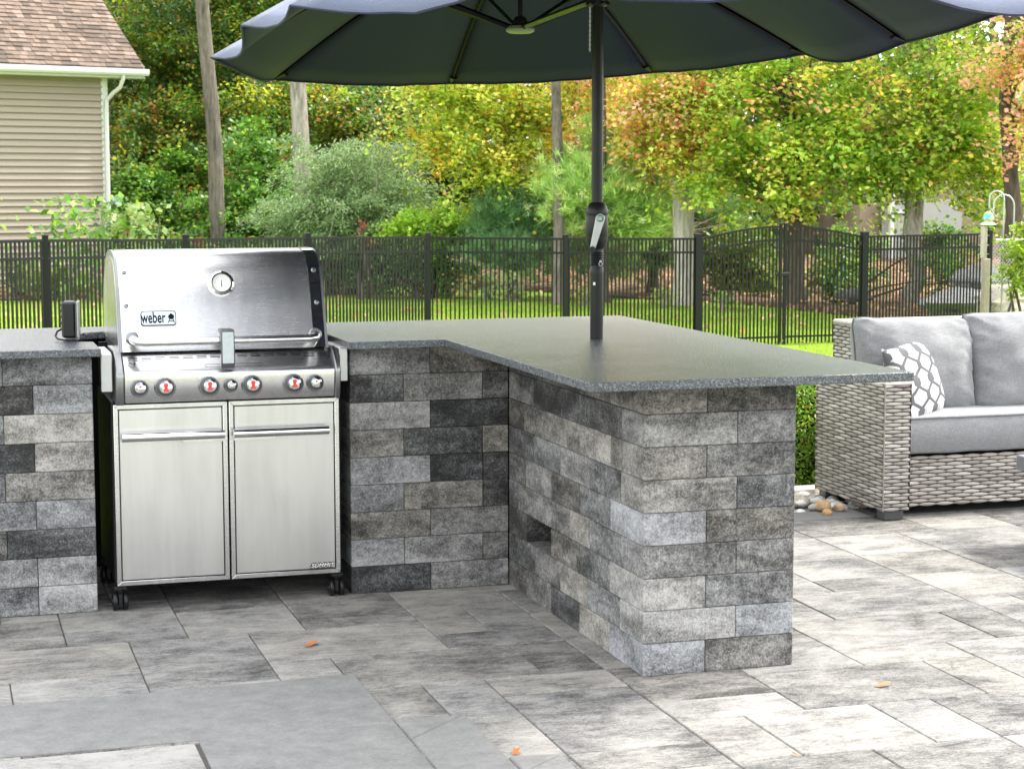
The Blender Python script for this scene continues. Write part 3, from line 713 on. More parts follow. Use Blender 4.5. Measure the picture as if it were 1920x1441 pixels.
# vent slots on the slope
SU = Vector((0, 1.388-1.320, .894-.8455)).normalized(); SN = Vector((0, -SU.z, SU.y))
def slope(x, s): return Vector((x, 1.320, .8455))+SU*s
mb = MB(); pitch = .0475; x = px0+.024
SM = lambda p: Matrix.Translation(p) @ Matrix(((1, 0, 0, 0), (0, SU.y, SN.y, 0), (0, SU.z, SN.z, 0), (0, 0, 0, 1)))
i = 0
while x < px1-.03:
    rows = (.071, .063, .055) if (i < 2) or x > px1-.1 else (.071, .063)
    for s in rows: plate(mb, rrect(.036, .0026, .0012, 2), SM(slope(x+.012, s)), .0002, .0006)
    x += pitch; i += 1
gp(mb, 'vent_slots', 'ink', cp)
mb = MB(); PM = SM(slope(gc+.02, .018))
for q in ([(-.1, .0066), (.1, .0066), (.1, .0074), (-.1, .0074)], [(-.1, -.0074), (.1, -.0074), (.1, -.0066), (-.1, -.0066)], [(-.1, -.0074), (-.0992, -.0074), (-.0992, .0074), (-.1, .0074)], [(.0992, -.0074), (.1, -.0074), (.1, .0074), (.0992, .0074)]): plate(mb, q, PM, .0002, .0006)
gp(mb, 'panel_outline', 'ink', cp)
o = slope(px0+.03, .036); mb = MB(); mb.lathe([(.013, 0), (.013, .004), (.0085, .006), (.0085, .016), (.0065, .018)], o, SN, 20); gp(mb, 'ignition_button', 'cast', cp, smooth=True)
# knobs
FN = Vector((0, -1, .14)).normalized(); FU = Vector((0, .14, 1)).normalized()
def frontpt(x, z): return Vector((x, 1.309+(.828-z)*.14, z))
for x, r in ((-1.350, .031), (-1.263, .037), (-1.112, .037), (-1.036, .0245), (-.962, .037), (-.816, .037), (-.738, .031)):
    o = frontpt(x, .787); mb = MB()
    mb.lathe([(r, -.002), (r*1.0, .004), (r*.93, .007), (r*.90, .010)], o, FN, 36); kb_ = gp(mb, 'control_knob', 'cast', smooth=True)
    mb = MB(); mb.lathe([(r*.86, .008), (r*.84, .022), (r*.78, .028), (r*.66, .031), (r*.62, .0295)], o, FN, 36)
    for k in range(14):
        a = 2*PI*k/14; d = Matrix(((1, 0, 0), (0, FU.y, FN.y), (0, FU.z, FN.z))) @ Vector((math.cos(a)*r*.85, math.sin(a)*r*.85, 0)); mb.tube([o+d+FN*.008, o+d*.98+FN*.024], r*.045, 5)
    gp(mb, 'grip', 'grey_plastic', kb_, smooth=True)
    mb = MB(); mb.lathe([(r*.63, .029), (r*.60, .0325), (r*.40, .0345), (.0005, .035)], o, FN, 32); gp(mb, 'cap', 'cap_chrome', kb_, smooth=True)
    mb = MB(); KT = Matrix.Translation(o+FN*.0353) @ Matrix(((1, 0, 0, 0), (0, FU.y, FN.y, 0), (0, FU.z, FN.z, 0), (0, 0, 0, 1))); s = r/.037*(1 if r > .033 else .6)
    plate(mb, [(.0085*s*math.cos(a), .006*s+.0075*s*math.sin(a)) for a in [2*PI*k/14 for k in range(14)]], KT, 0, .0006)
    if r > .033: plate(mb, [(-.005*s, 0), (.005*s, 0), (.0095*s, -.016*s), (-.0095*s, -.016*s)], KT, 0, .0006)
    gp(mb, 'kettle_mark', 'red_enamel', kb_)
# cabinet
mb = MB(); mb.box(-1.442, -1.435, 1.372, 1.93, .10, .735); mb.box(-.645, -.638, 1.372, 1.93, .10, .735); mb.box(-1.435, -.645, 1.37, 1.93, .088, .10); mb.box(-1.435, -.645, 1.92, 1.93, .10, .9); mb.box(-1.435, -.645, 1.40, 1.92, .72, .735)
gp(mb, 'cabinet', 'black_paint')
mb = MB(); mb.box(gx0, gx1, 1.475, 1.99, .80, .925, ch=.006); gp(mb, 'firebox', 'cast')
for x0, x1, hx0, hx1, sd in ((-1.437, -1.044, -1.413, -1.060, 1), (-1.038, -.645, -1.028, -.690, -1)):
    mb = MB(); f = .016; y0, y1 = 1.352, 1.37
    mb.prism([(x0, .092), (x1, .092), (x1-f, .092+f), (x0+f, .092+f)], y0, y1, 'y'); mb.prism([(x0, .727), (x0+f, .727-f), (x1-f, .727-f), (x1, .727)], y0, y1, 'y')
    mb.prism([(x0, .092), (x0+f, .092+f), (x0+f, .727-f), (x0, .727)], y0, y1, 'y'); mb.prism([(x1, .092), (x1, .727), (x1-f, .727-f), (x1-f, .092+f)], y0, y1, 'y')
    dr = gp(mb, 'cabinet_door', 'steel', bevel=.0015)
    mb = MB(); mb.box(x0+f+.003, x1-f-.003, 1.3555, 1.368, .092+f+.003, .727-f-.003, ch=.0015); gp(mb, 'door_panel', 'steel_door', dr)
    mb = MB(); mb.box(x0+f-.001, x1-f+.001, 1.3675, 1.3695, .092+f-.001, .727-f+.001); gp(mb, 'shadow_gap', 'ink', dr)
    mb = MB(); mb.tube([(hx0, 1.318, .617), (hx1, 1.318, .617)], .0175, 20, flat=.9); hh = gp(mb, 'door_handle', 'chrome', dr, smooth=True)
    e_ = hx1 if sd > 0 else hx0; i_ = e_-sd*.155; mb = MB(); P_ = [(e_-sd*.002, .604), (e_-sd*.002, .592), (i_+sd*.02, .592), (i_, .604)]
    mb.prism(P_, 1.318, 1.3545, 'y'); gp(mb, 'handle_bracket', 'steel', dr)
    for xx in (hx0+.02, hx1-.02):
        mb = MB(); mb.tube([(xx, 1.322, .617), (xx, 1.356, .617)], .008, 8); gp(mb, 'handle_stud', 'steel', dr)
MSm = Matrix.Translation((-.712, 1.3548, .122)) @ Matrix(((1, 0, 0, 0), (0, 0, -1, 0), (0, 1, 0, 0), (0, 0, 0, 1)))
for nm, m_n, off_, dx in (('lettering', 'ink', .0022, .0), ('lettering', 'dial_white', .0002, -.0)):
    t = text_mesh(nm, 'SUMMIT', .0225 if m_n == 'ink' else .0205, m_n, None, MSm @ Matrix.Translation((dx, 0, .0 if m_n == 'ink' else .0016)), .0005, .35, 1.12, .92 if m_n == 'ink' else 1.02, off_)
    into(t, gr); t.parent = dr
mb = MB(); mb.box(-1.475, -1.437, 1.345, 1.375, .773, .905, ch=.003); gp(mb, 'side_bracket', 'rail_steel')
mb = MB(); mb.box(-1.475, -1.437, 1.376, 1.62, .896, .908, ch=.002); gp(mb, 'side_bracket', 'rail_steel')
mb = MB(); mb.box(-.643, -.612, 1.345, 1.62, .785, .905, ch=.003); gp(mb, 'side_bracket', 'rail_steel')
for x, y in ((-1.425, 1.385), (-.655, 1.385), (-1.425, 1.86), (-.655, 1.86)):
    mb = MB(); mb.box(x-.022, x+.022, y-.022, y+.022, .076, .088, ch=.002); mb.tube([(x, y, .05), (x, y, .078)], .009, 10)
    mb.box(x-.0085, x+.0085, y-.012, y+.030, .018, .062, ch=.003)
    mb.prism([(y-.016, .062), (y-.003, .071), (y+.022, .066), (y+.036, .045), (y+.030, .038), (y+.016, .052)], x-.0105, x+.0105, 'x')
    cs = gp(mb, 'caster', 'black_plastic', smooth=False)
    for dx in (-.0185, .0185):
        mb = MB(); a = 1 if dx > 0 else -1; mb.lathe([(.026, -.0085), (.031, -.0065), (.032, -.003), (.032, .003), (.030, .0065), (.022, .0085), (.012, .006), (.010, .010), (.004, .011)], (x+dx, y+.004, .032), (a, 0, 0), 26); gp(mb, 'wheel', 'black_plastic', cs, smooth=True)

# small black box on the left counter, with its cable
sb = thing('electronic_box', 'small upright black plastic box with a looped cable on the left granite counter', 'electronic box', (-1.55, 1.70, .928))
ang = R(8); MM = Matrix.Translation((-1.548, 1.69, .940)) @ Matrix.Rotation(-ang, 4, 'Z')
mb = MB()
poly = [(.0+.0, 0)]; w2, d2 = .030, .052
mb.box(-w2, w2-.012, -d2, d2, 0, .128, ch=.007, mat=MM); into(mb.build('case', 'black_plastic', bevel=.0), sb)
mb = MB(); mb.box(w2-.012, w2-.007, -d2+.001, d2-.001, .001, .127, ch=.001, mat=MM); into(mb.build('seam_band', 'grey_plastic'), sb)
mb = MB(); mb.box(w2-.007, w2-.001, -d2, d2, 0, .128, ch=.002, mat=MM); into(mb.build('bezel', 'rail_steel'), sb)
mb = MB()
for k in range(5): mb.tube([MM @ Vector((-w2+.001, -.01, .03+k*.022)), MM @ Vector((-w2-.006, -.01, .03+k*.022))], .006, 8)
into(mb.build('socket', 'grey_plastic', smooth=True), sb)
mb = MB(); mb.tube([MM @ Vector(p) for p in ((-w2-.004, -.01, .028), (-.048, -.02, .022), (-.054, -.03, .006), (-.044, -.045, -.004), (-.02, -.05, -.0075), (.005, -.05, -.006), (.018, -.052, -.0055), (.028, -.057, -.0085))], .0037, 8); into(mb.build('cable', 'black_plastic', smooth=True), sb)
mb = MB(); mb.box(-.02, .027, -.04, .045, -.012, -.0005, ch=.002, mat=MM); into(mb.build('foot_plate', 'rail_steel'), sb)

# ------------------------------------------------------------------ parasol
PX, PY = pole_xy
um = thing('patio_parasol', 'wide dark navy parasol with a crank pole standing through the granite counter', 'parasol', (PX, PY, .928))
mb = MB(); mb.tube([(PX, PY, .930), (PX, PY, 1.10), (PX, PY, 2.56)], .0205, 24); 
pole = mb.build('pole', 'black_paint', smooth=True); into(pole, um)
mb = MB(); mb.tube([(PX, PY, .929), (PX, PY, 1.175)], .0238, 24); into(mb.build('lower_pole', 'black_paint', smooth=True), um)
mb = MB(); mb.lathe([(.0242, 0), (.0242, .02), (.0228, .022)]+[(.0228+(.0022 if k % 2 else 0), .028+.0042*k) for k in range(13)]+[(.024, .088), (.024, .10)], (PX, PY, 1.165), (0, 0, 1), 28); into(mb.build('ribbed_collar', 'black_plastic', smooth=True), um)
mb = MB(); mb.lathe([(.026, 0), (.034, .012), (.0395, .032), (.0405, .045), (.0395, .0455), (.0405, .048), (.0405, .118), (.0395, .1205), (.0405, .123), (.0395, .140), (.033, .155), (.0255, .164), (.0215, .166)], (PX, PY, 1.252), (0, 0, 1), 36)
ch = mb.build('crank_housing', 'black_plastic', smooth=True); into(ch, um)
vd = Vector((CAM.x-PX, CAM.y-PY, 0)).normalized(); sd = Vector((-vd.y, vd.x, 0))   # housing faces the cook
def cp_(s, z, o=.0): return Vector((PX, PY, 0))+vd*o-sd*s*-1+Vector((0, 0, z))
def cw_(a, z, o): return Vector((PX, PY, z))+vd*o+(-sd if sd.dot(RT) < 0 else sd)*a
mb = MB(); 
P0, P1 = cw_(.012, 1.362, .048), cw_(-.016, 1.252, .046)
ax = (P1-P0).normalized(); wd = ax.cross(vd).normalized()
pts = []
for k in range(13): a = PI*k/12; pts.append(P0+wd*math.cos(a)*.0165-ax*math.sin(a)*.0165)
for k in range(7): a = PI*k/6; pts.append(P1-wd*math.cos(a)*.0095+ax*math.sin(a)*.0095)
n = len(pts); mb.add([p for p in pts]+[p+vd*.007 for p in pts], [tuple(range(n))[::-1], tuple(range(n, 2*n))]+[(i, (i+1) % n, n+(i+1) % n, n+i) for i in range(n)])
mb.tube([P0-vd*.02, P0+vd*.003], .012, 16); ck = mb.build('crank_handle', 'rail_steel', bevel=.0015); into(ck, um)
mb = MB(); mb.lathe([(.0135, 0), (.0135, .0015), (.012, .002)], P0+vd*.007, vd, 24); q = mb.build('emblem', 'lens_green', smooth=True); q.parent = ck
mb = MB()
for zz, w_ in ((.0035, .0105), (-.001, .011), (-.0052, .009)):
    A = P0+vd*.0092+Vector((0, 0, zz)); mb.add([A+RT*w_+Vector((0, 0, .0009)), A-RT*w_+Vector((0, 0, .0009)), A-RT*w_-Vector((0, 0, .0009)), A+RT*w_-Vector((0, 0, .0009))], [(0, 1, 2, 3)])
q = mb.build('emblem_lines', 'dial_white'); q.parent = ck
mb = MB(); mb.tube([P1+vd*.004, P1+vd*.03], [.0105, .0115], 18); q = mb.build('crank_knob', 'black_plastic', smooth=True); q.parent = ck
mb = MB(); mb.tube([cw_(.0135, 1.208, .020), cw_(.0135, 1.208, .028)], .0045, 12)
mb.tube([cw_(.0135+.006*math.cos(a), 1.199+.007*math.sin(a), .027) for a in [2*PI*k/12 for k in range(13)]], .0012, 6); into(mb.build('locking_pin', 'rail_steel', smooth=True), um)
mb = MB(); q0 = cw_(-.009, 1.128, .0235); mb.box(-.0042, .0042, -.0006, .0008, -.0052, .0052, mat=Matrix.Translation(q0) @ Matrix.Rotation(math.atan2(vd.x, -vd.y), 4, 'Z')); into(mb.build('sticker', 'dial_white'), um)
Z2 = 2.02
rel = {'L2': (-1.26, .03, 2.02), 'L3': (-1.21, 1.10, 1.985), 'L4': (-.82, 1.95, 1.945), 'T': (.07, 2.25, 1.955), 'R1': (.88, 1.75, 1.99), 'R2': (1.23, .87, 2.022), 'R3': (1.29, .11, 2.02)}
imt = {'L2': (453, 45), 'L3': (395, 105), 'L4': (515, 147), 'T': (845, 155), 'R1': (1222, 135), 'R2': (1510, 100), 'R3': (1700, 78)}
def tip_at(k):
    u, v = imt[k]; tgt = Vector((rel[k][0]+PX, rel[k][1]+PY)); d = at(u, v, 1)-CAM
    s = ((tgt-CAM.xy).dot(d.xy))/d.xy.length_squared; return CAM+d*s
tips = [tip_at(k) for k in ('L2', 'L3', 'L4', 'T', 'R1', 'R2', 'R3')]
P0c = Vector((PX, PY, 0))
def anti(v, z): return Vector((2*PX-v.x, 2*PY-v.y, z))
L1 = onz(545, 8, 2.02)
tips += [anti(tips[1], 2.11), anti(tips[2], 1.97), anti(tips[3], 1.97), anti(tips[4], 1.99), L1]
# order: 0 L2,1 L3,2 L4,3 T,4 R1,5 R2,6 R3,7 -L3,8 -L4,9 -T,10 -R1,11 L1
hubF, hubC, hubN = Vector((PX+.05, PY+1.08, 2.53)), Vector((PX, PY, 2.56)), Vector((PX-.05, PY-1.08, 2.53))
hub_of = [hubC, hubF, hubF, hubF, hubF, hubF, hubC, hubN, hubN, hubN, hubN, hubN]
def rib_pt(i, t):
    h, e = hub_of[i], tips[i]; p = h.lerp(e, t); p.z += .055*math.sin(PI*t); return p
NR, NW = 14, 9
SAG = [.02, .02, .0, .0, .0, .05, .005, .03, .03, .02, .02, .02]
vs = []; fs = []
def panel(i, j):
    o = len(vs)
    for a in range(NR+1):
        t = a/NR; A = rib_pt(i, t); B = rib_pt(j, t)
        for b in range(NW+1):
            s = b/NW; p = A.lerp(B, s); sagk = math.sin(PI*s)
            L = (B-A).length
            p.z -= sagk*(.02*t+SAG[i]*t**5)*L
            inw = (hub_of[i]*.5+hub_of[j]*.5-p); inw.z = 0
            p += inw.normalized()*sagk*.05*t**3*L if inw.length > .01 else Vector()
            wr_ = .004*mnoise.noise(Vector((s*9+i*3, t*2.5, i)))*sagk+.003*math.sin(s*31+i)*t*sagk*(1-sagk*.6)
            p.z += wr_; vs.append(p)
    for a in range(NR):
        for b in range(NW): fs.append((o+a*(NW+1)+b, o+a*(NW+1)+b+1, o+(a+1)*(NW+1)+b+1, o+(a+1)*(NW+1)+b))
for i in range(12): panel(i, (i+1) % 12)
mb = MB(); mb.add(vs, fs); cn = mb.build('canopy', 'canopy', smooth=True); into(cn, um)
cn.data.materials.clear(); cn.data.materials.append(M['canopy_lit_top']); cn.data.materials.append(M['canopy'])
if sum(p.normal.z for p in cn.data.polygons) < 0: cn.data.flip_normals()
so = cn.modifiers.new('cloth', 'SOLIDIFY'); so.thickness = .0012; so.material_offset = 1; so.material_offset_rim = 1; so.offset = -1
mb = MB()
for i in range(12):     # stitched hem along the rim
    A = [vs[i*(NR+1)*(NW+1)+NR*(NW+1)+b]-Vector((0, 0, .004)) for b in range(NW+1)]; mb.tube(A, .0045, 5, cap=False)
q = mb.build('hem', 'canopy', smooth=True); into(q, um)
cgr = Vector((0, 0, -.012))
for i in range(12):
    mb = MB(); pts = [rib_pt(i, t)+cgr for t in (0, .15, .3, .5, .7, .85, .97)]; mb.tube(pts, .0085, 4, flat=1.2); rb_ = mb.build('rib', 'black_paint'); into(rb_, um)
    mb = MB(); d = (tips[i]-hub_of[i]).normalized(); mb.tube([tips[i]-d*.07+cgr, tips[i]+cgr*.3], [.02, .004], 4, flat=.5); q = mb.build('rib_pocket', 'black_paint'); q.parent = rb_
for hc, ids in ((Vector((PX+.05, PY+1.08, 2.105)), (1, 2, 3, 4, 5)), (Vector((PX-.05, PY-1.08, 2.105)), (7, 8, 9, 10, 11))):
    mb = MB(); mb.lathe([(.025, .03), (.030, .022), (.052, .018), (.060, .006), (.058, -.002), (.045, -.009), (.004, -.012)], hc, (0, 0, 1), 28); hb = mb.build('hub_disc', 'hub_plastic', smooth=True); into(hb, um)
    mb = MB(); mb.lathe([(.03, .0), (.03, .03), (.02, .045)], hc+Vector((0, 0, .012)), (0, 0, 1), 16); q = mb.build('hub_core', 'black_plastic', smooth=True); q.parent = hb
    for i in ids:
        e = rib_pt(i, .47)+cgr; mb = MB(); d = (e-hc).normalized(); mb.tube([hc+Vector((d.x, d.y, 0))*.03+Vector((0, 0, .01)), e], .0085, 4, flat=1.3); into(mb.build('strut', 'black_paint'), um)
    e = Vector((PX, PY, 2.135)); d = (e-hc).normalized(); mb = MB(); mb.tube([hc+d*.04+Vector((0, 0, .012)), e-d*.03], .0095, 4, flat=1.3); into(mb.build('strut', 'black_paint'), um)
    top = Vector((hc.x, hc.y, 2.52)); 
    for s in (-.0, ): 
        mb = MB(); mb.tube([hc+Vector((.0, .0, .03)), top], .010, 10); into(mb.build('hub_post', 'black_paint'), um)
for i in (0, 6):
    e = rib_pt(i, .47)+cgr; mb = MB(); mb.tube([Vector((PX, PY, 2.14)), e], .0085, 4, flat=1.3); into(mb.build('strut', 'black_paint'), um)
mb = MB(); mb.lathe([(.0215, 0), (.030, .004), (.036, .012), (.036, .026), (.041, .030), (.041, .045), (.030, .06), (.0215, .062)], (PX, PY, 2.105), (0, 0, 1), 20)
for k in range(8): a = 2*PI*k/8; mb.tube([(PX+.034*math.cos(a), PY+.034*math.sin(a), 2.115), (PX+.044*math.cos(a), PY+.044*math.sin(a), 2.118)], .006, 6)
into(mb.build('collar', 'black_plastic'), um)
mb = MB(); b0 = cw_(-.0275, 2.105, .0); 
for ph in (0, PI): mb.tube([b0+Vector((.0022*math.cos(z*190+ph), .0022*math.sin(z*190+ph), -z)) for z in np.linspace(0, .155, 60)], .0014, 5)
into(mb.build('cord', 'dial_white', smooth=True), um)

# ------------------------------------------------------------------ wicker sofa
wk = random.Random(77)
def wcol():
    k = wk.random(); a, b_ = (.46, .43, .385), (.26, .232, .208)
    if wk.random() < .08: b_ = (.16, .13, .125)
    j = wk.uniform(.85, 1.12); return tuple((a[i]*(1-k)+b_[i]*k)*j for i in range(3))
def weave(mb, O, U, V, w, h, pitch=.0154, L=.088, depth=.0062, edge=True):
    O, U, V = Vector(O), Vector(U).normalized(), Vector(V).normalized(); N = U.cross(V)
    rows = int(h/pitch)
    for r in range(rows):
        z = (r+.5)*h/rows; x = -(L/2 if r % 2 else 0)-wk.uniform(0, .004)
        while x < w-.002:
            a, b_ = max(x, 0), min(x+L, w)
            if b_-a > .012:
                full = [(0, .22, .0), (.13, .62, .5), (.36, 1.0, 1.0), (.64, 1.0, 1.0), (.87, .62, .5), (1, .22, .0)]
                vs = []; fs = []; hh = h/rows*.50; jz = wk.uniform(-.0006, .0006)
                for t, hv, dv in full:
                    p = O+U*(x+(L)*t)+V*(z+jz)
                    q = (p-O).dot(U)
                    if q < 0: p += U*(-q)
                    if q > w: p -= U*(q-w)
                    vs += [p-V*hh*hv, p-V*hh*hv*.55+N*depth*dv*.85, p+V*hh*hv*.25+N*depth*dv, p+V*hh*hv]
                for k in range(5):
                    for m_ in range(3): fs.append((k*4+m_, (k+1)*4+m_, (k+1)*4+m_+1, k*4+m_+1))
                mb.add(vs, fs, wcol())
            x += L
    if edge:
        for xx in (0, w): mb.tube([O+U*xx+V*0, O+U*xx+V*h], .0045, 6, c=(.33, .29, .25))
def wbox(parent, name, x0, x1, y0, y1, z0, z1, faces='LFTRB', Ls=.088):
    mb = MB()
    if 'F' in faces: weave(mb, (x0, y0, z0), (1, 0, 0), (0, 0, 1), x1-x0, z1-z0, L=.088)
    if 'B' in faces: weave(mb, (x1, y1, z0), (-1, 0, 0), (0, 0, 1), x1-x0, z1-z0, L=.088)
    if 'L' in faces: weave(mb, (x0, y1, z0), (0, -1, 0), (0, 0, 1), y1-y0, z1-z0, L=Ls)
    if 'R' in faces: weave(mb, (x1, y0, z0), (0, 1, 0), (0, 0, 1), y1-y0, z1-z0, L=Ls)
    if 'T' in faces:
        if y1-y0 > x1-x0: weave(mb, (x1, y0, z1), (0, 1, 0), (-1, 0, 0), y1-y0, x1-x0, L=.088)
        else: weave(mb, (x0, y0, z1), (1, 0, 0), (0, 1, 0), x1-x0, y1-y0, L=.088)
    mb.box(x0+.003, x1-.003, y0+.003, y1-.003, z0+.002, z1-.002, (.022, .019, .017))
    o = mb.build(name, 'wicker'); o.data.polygons.foreach_set('use_smooth', [True]*len(o.data.polygons)); o.data.set_sharp_from_angle(angle=R(60)); into(o, parent); return o
def pillow(name, w, h, T, mat, loc, rot, parent=None, a=.32, corner=.05, n=36, wr_amp=.006, seed=0, piping=None, sag=.0):
    V = []; idx = {}
    for side in (1, -1):
        for i in range(n+1):
            for j in range(n+1):
                s, t = i/n*2-1, j/n*2-1
                s2, t2 = math.sin(s*PI/2), math.sin(t*PI/2)
                x = s2*w/2*(1-.045*(1-abs(t2)**3)+corner*.0); z = t2*h/2*(1-.05*(1-abs(s2)**3))
                rc = .10; 
                if abs(s2) > 1-rc*2 and abs(t2) > 1-rc*2:
                    k = (abs(s2)-1+rc*2)/(rc*2)*(abs(t2)-1+rc*2)/(rc*2); x *= 1-corner*k; z *= 1-corner*k
                th = T/2*(max(0, 1-abs(s2)**2.6)**a)*(max(0, 1-abs(t2)**2.6)**a)
                q = Vector((s2*3.2+seed*5, t2*3.2, side*2)); e = (abs(s2)**4+abs(t2)**4)
                ang_ = math.atan2(t2, s2)
                wv = mnoise.noise(q*.8)*wr_amp*1.3+mnoise.noise(Vector((ang_*5.5+seed, e*1.5, seed)))*wr_amp*1.6*min(1, e)
                wv += wr_amp*1.1*(max(0, math.sin((s2*abs(s2)*4+t2*9+seed)*2.1+mnoise.noise(q)*3)))**3*min(1, abs(s2)**3*1.5)
                y = -side*(th+wv*(th/(T/2))**.5)
                V.append((x, y, z-sag*(1-s2*s2)*(t2 > 0)*t2))
    m = n+1; fs = []
    for sd_ in (0, 1):
        o = sd_*m*m
        for i in range(n):
            for j in range(n):
                f = (o+i*m+j, o+(i+1)*m+j, o+(i+1)*m+j+1, o+i*m+j+1); fs.append(f if sd_ == 0 else f[::-1])
    me = bpy.data.meshes.new(name); me.from_pydata(V, [], fs); me.attributes.new('col', 'FLOAT_VECTOR', 'FACE')
    bm = bmesh.new(); bm.from_mesh(me); bmesh.ops.remove_doubles(bm, verts=bm.verts, dist=.0004); bmesh.ops.recalc_face_normals(bm, faces=bm.faces); bm.to_mesh(me); bm.free()
    me.materials.append(M[mat]); me.polygons.foreach_set('use_smooth', [True]*len(me.polygons))
    o = bpy.data.objects.new(name, me); COL.objects.link(o)
    MT_ = Matrix.Translation(loc) @ rot
    if parent is not None: o.parent = parent; o.matrix_parent_inverse = Matrix.Translation(-parent.location)
    o.matrix_basis = MT_
    if piping:
        mb = MB(); ring = [(i, 0) for i in range(n)]+[(n, j) for j in range(n)]+[(i, n) for i in range(n, 0, -1)]+[(0, j) for j in range(n, -1, -1)]
        mb.tube([Vector(V[i*m+j])*1.004 for i, j in ring], .0045, 6, cap=False); p = mb.build('piping', piping, smooth=True); p.parent = o
    return o
sf = thing('wicker_sofa', 'grey-brown wicker sofa with pale grey cushions at the right edge of the patio', 'sofa', (2.0, 2.13, 0))
wbox(sf, 'arm', 1.952, 2.078, 2.13, 2.79, .045, .607, 'LFTRB', .118)
wbox(sf, 'arm', 4.10, 4.23, 2.13, 2.79, .045, .607, 'LFTRB', .118)
wbox(sf, 'backrest', 2.035, 4.20, 2.59, 2.79, .608, .835, 'LFTRB', .08)
wbox(sf, 'backrest', 2.08, 4.098, 2.62, 2.79, .045, .607, 'B')
wbox(sf, 'seat_base', 2.086, 4.094, 2.205, 2.61, .045, .272, 'F')
mb = MB(); 
for x in np.arange(1.985, 4.2, .012): pass
mb.tube([(2.035, 2.595, .838), (4.2, 2.595, .838)], .011, 8, c=(.36, .32, .28)); mb.tube([(2.035, 2.785, .838), (4.2, 2.785, .838)], .011, 8, c=(.36, .32, .28)); mb.tube([(2.035, 2.595, .838), (2.035, 2.785, .838)], .011, 8, c=(.36, .32, .28))
into(mb.build('top_rail', 'wicker', smooth=True), sf)
for x, y in ((1.965, 2.14), (4.13, 2.14), (1.965, 2.71), (4.13, 2.71)):
    mb = MB(); mb.box(x, x+.095, y, y+.07, .003, .046, ch=.002); into(mb.build('foot', 'grey_plastic'), sf)
for cx_ in (2.60, 3.60):
    mb = MB(); w_ = .50 if cx_ == 2.60 else .49; x0, x1 = cx_-w_-.01, cx_+w_
    if cx_ == 2.6: x0 = 2.088
    y0, y1, z0, z1 = 2.185, 2.60, .287, .445
    nx__, nz__ = 40, 8; 
    poly = []
    bm = bmesh.new(); bmesh.ops.create_cube(bm, size=1); bmesh.ops.subdivide_edges(bm, edges=bm.edges, cuts=18, use_grid_fill=True)
    for v in bm.verts:
        s, t, q = v.co.x*2, v.co.y*2, v.co.z*2
        bulge = (1-s*s)*(1-t*t); ed = 1-.028*(abs(q)**4 > .9 and abs(t) > .98)
        x = (x0+x1)/2+s*(x1-x0)/2*(1-.0*q*q); y = (y0+y1)/2+t*(y1-y0)/2+(-.016*(1-q*q)*(t < -.9)+.004*mnoise.noise(Vector((x*6, q, 1))))
        z = (z0+z1)/2+q*(z1-z0)/2+(.022*bulge**.6*(q > .9))+.004*mnoise.noise(Vector((x*4, y*4, 3)))*(q > .9)
        v.co = (x, y, z)
    bmesh.ops.recalc_face_normals(bm, faces=bm.faces)
    me = bpy.data.meshes.new('seat_cushion'); bm.to_mesh(me); bm.free(); me.materials.append(M['cushion']); me.polygons.foreach_set('use_smooth', [True]*len(me.polygons)); me.set_sharp_from_angle(angle=R(50))
    o = bpy.data.objects.new('seat_cushion', me); COL.objects.link(o); into(o, sf); b = o.modifiers.new('bevel', 'BEVEL'); b.width = .012; b.segments = 3; b.limit_method = 'ANGLE'; b.angle_limit = R(50)
    mb = MB()
    for zz in (z0+.004, z1-.002):
        mb.tube([(x0+.006+(x1-x0-.012)*k/20, y0-.001+.003*mnoise.noise(Vector((k*.4, zz*9, 2))), zz+.004*mnoise.noise(Vector((k*.35, zz*20, 5)))) for k in range(21)], .0052, 7)
    q = mb.build('piping', 'piping', smooth=True); q.parent = o
pillow('back_cushion', .60, .455, .25, 'cushion', (2.275, 2.475, .648), Matrix.Rotation(R(-12), 4, 'X') @ Matrix.Rotation(R(1.5), 4, 'Y'), sf, wr_amp=.013, seed=1, piping='piping')
pillow('back_cushion', .66, .475, .26, 'cushion', (2.87, 2.455, .660), Matrix.Rotation(R(-13), 4, 'X') @ Matrix.Rotation(R(-1.5), 4, 'Y'), sf, wr_amp=.015, seed=2, piping='piping')
pillow('back_cushion', .64, .46, .20, 'cushion', (3.53, 2.47, .652), Matrix.Rotation(R(-12), 4, 'X'), sf, wr_amp=.008, seed=3, piping='piping')
def m_pattern():
    m, nt, b = new_mat('lattice_fabric'); g = G(nt); p = g.sep(g.obj())
    z = g.math('MULTIPLY', p[2], 7.0); tri = g.math('SUBTRACT', g.math('ABSOLUTE', g.math('SUBTRACT', g.math('FRACT', z), .5)), .25)
    tri = g.math('MINIMUM', g.math('MAXIMUM', g.math('MULTIPLY', tri, 1.9), -.30), .30)
    x = g.math('MULTIPLY', p[0], 9.0)
    l1 = g.math('ABSOLUTE', g.math('SUBTRACT', g.math('FRACT', g.math('ADD', g.math('ADD', x, tri), 20.0)), .5))
    l2 = g.math('ABSOLUTE', g.math('SUBTRACT', g.math('FRACT', g.math('ADD', g.math('SUBTRACT', x, tri), 20.38)), .5))
    l3 = g.math('ABSOLUTE', g.math('SUBTRACT', g.math('FRACT', g.math('ADD', g.math('SUBTRACT', x, tri), 20.16)), .5))
    mk = g.math('MINIMUM', l1, l2)
    c = g.mix(g.math('GREATER_THAN', mk, .125), (.10, .10, .11), g.mix(g.math('GREATER_THAN', l3, .06), (.40, .41, .43), (.58, .58, .57)))
    g.put(b.inputs['Base Color'], c); b.inputs['Roughness'].default_value = .9; g.bump(b, g.noise(g.obj(), 400, 3), .001, .4); M['pattern'] = m
m_pattern()
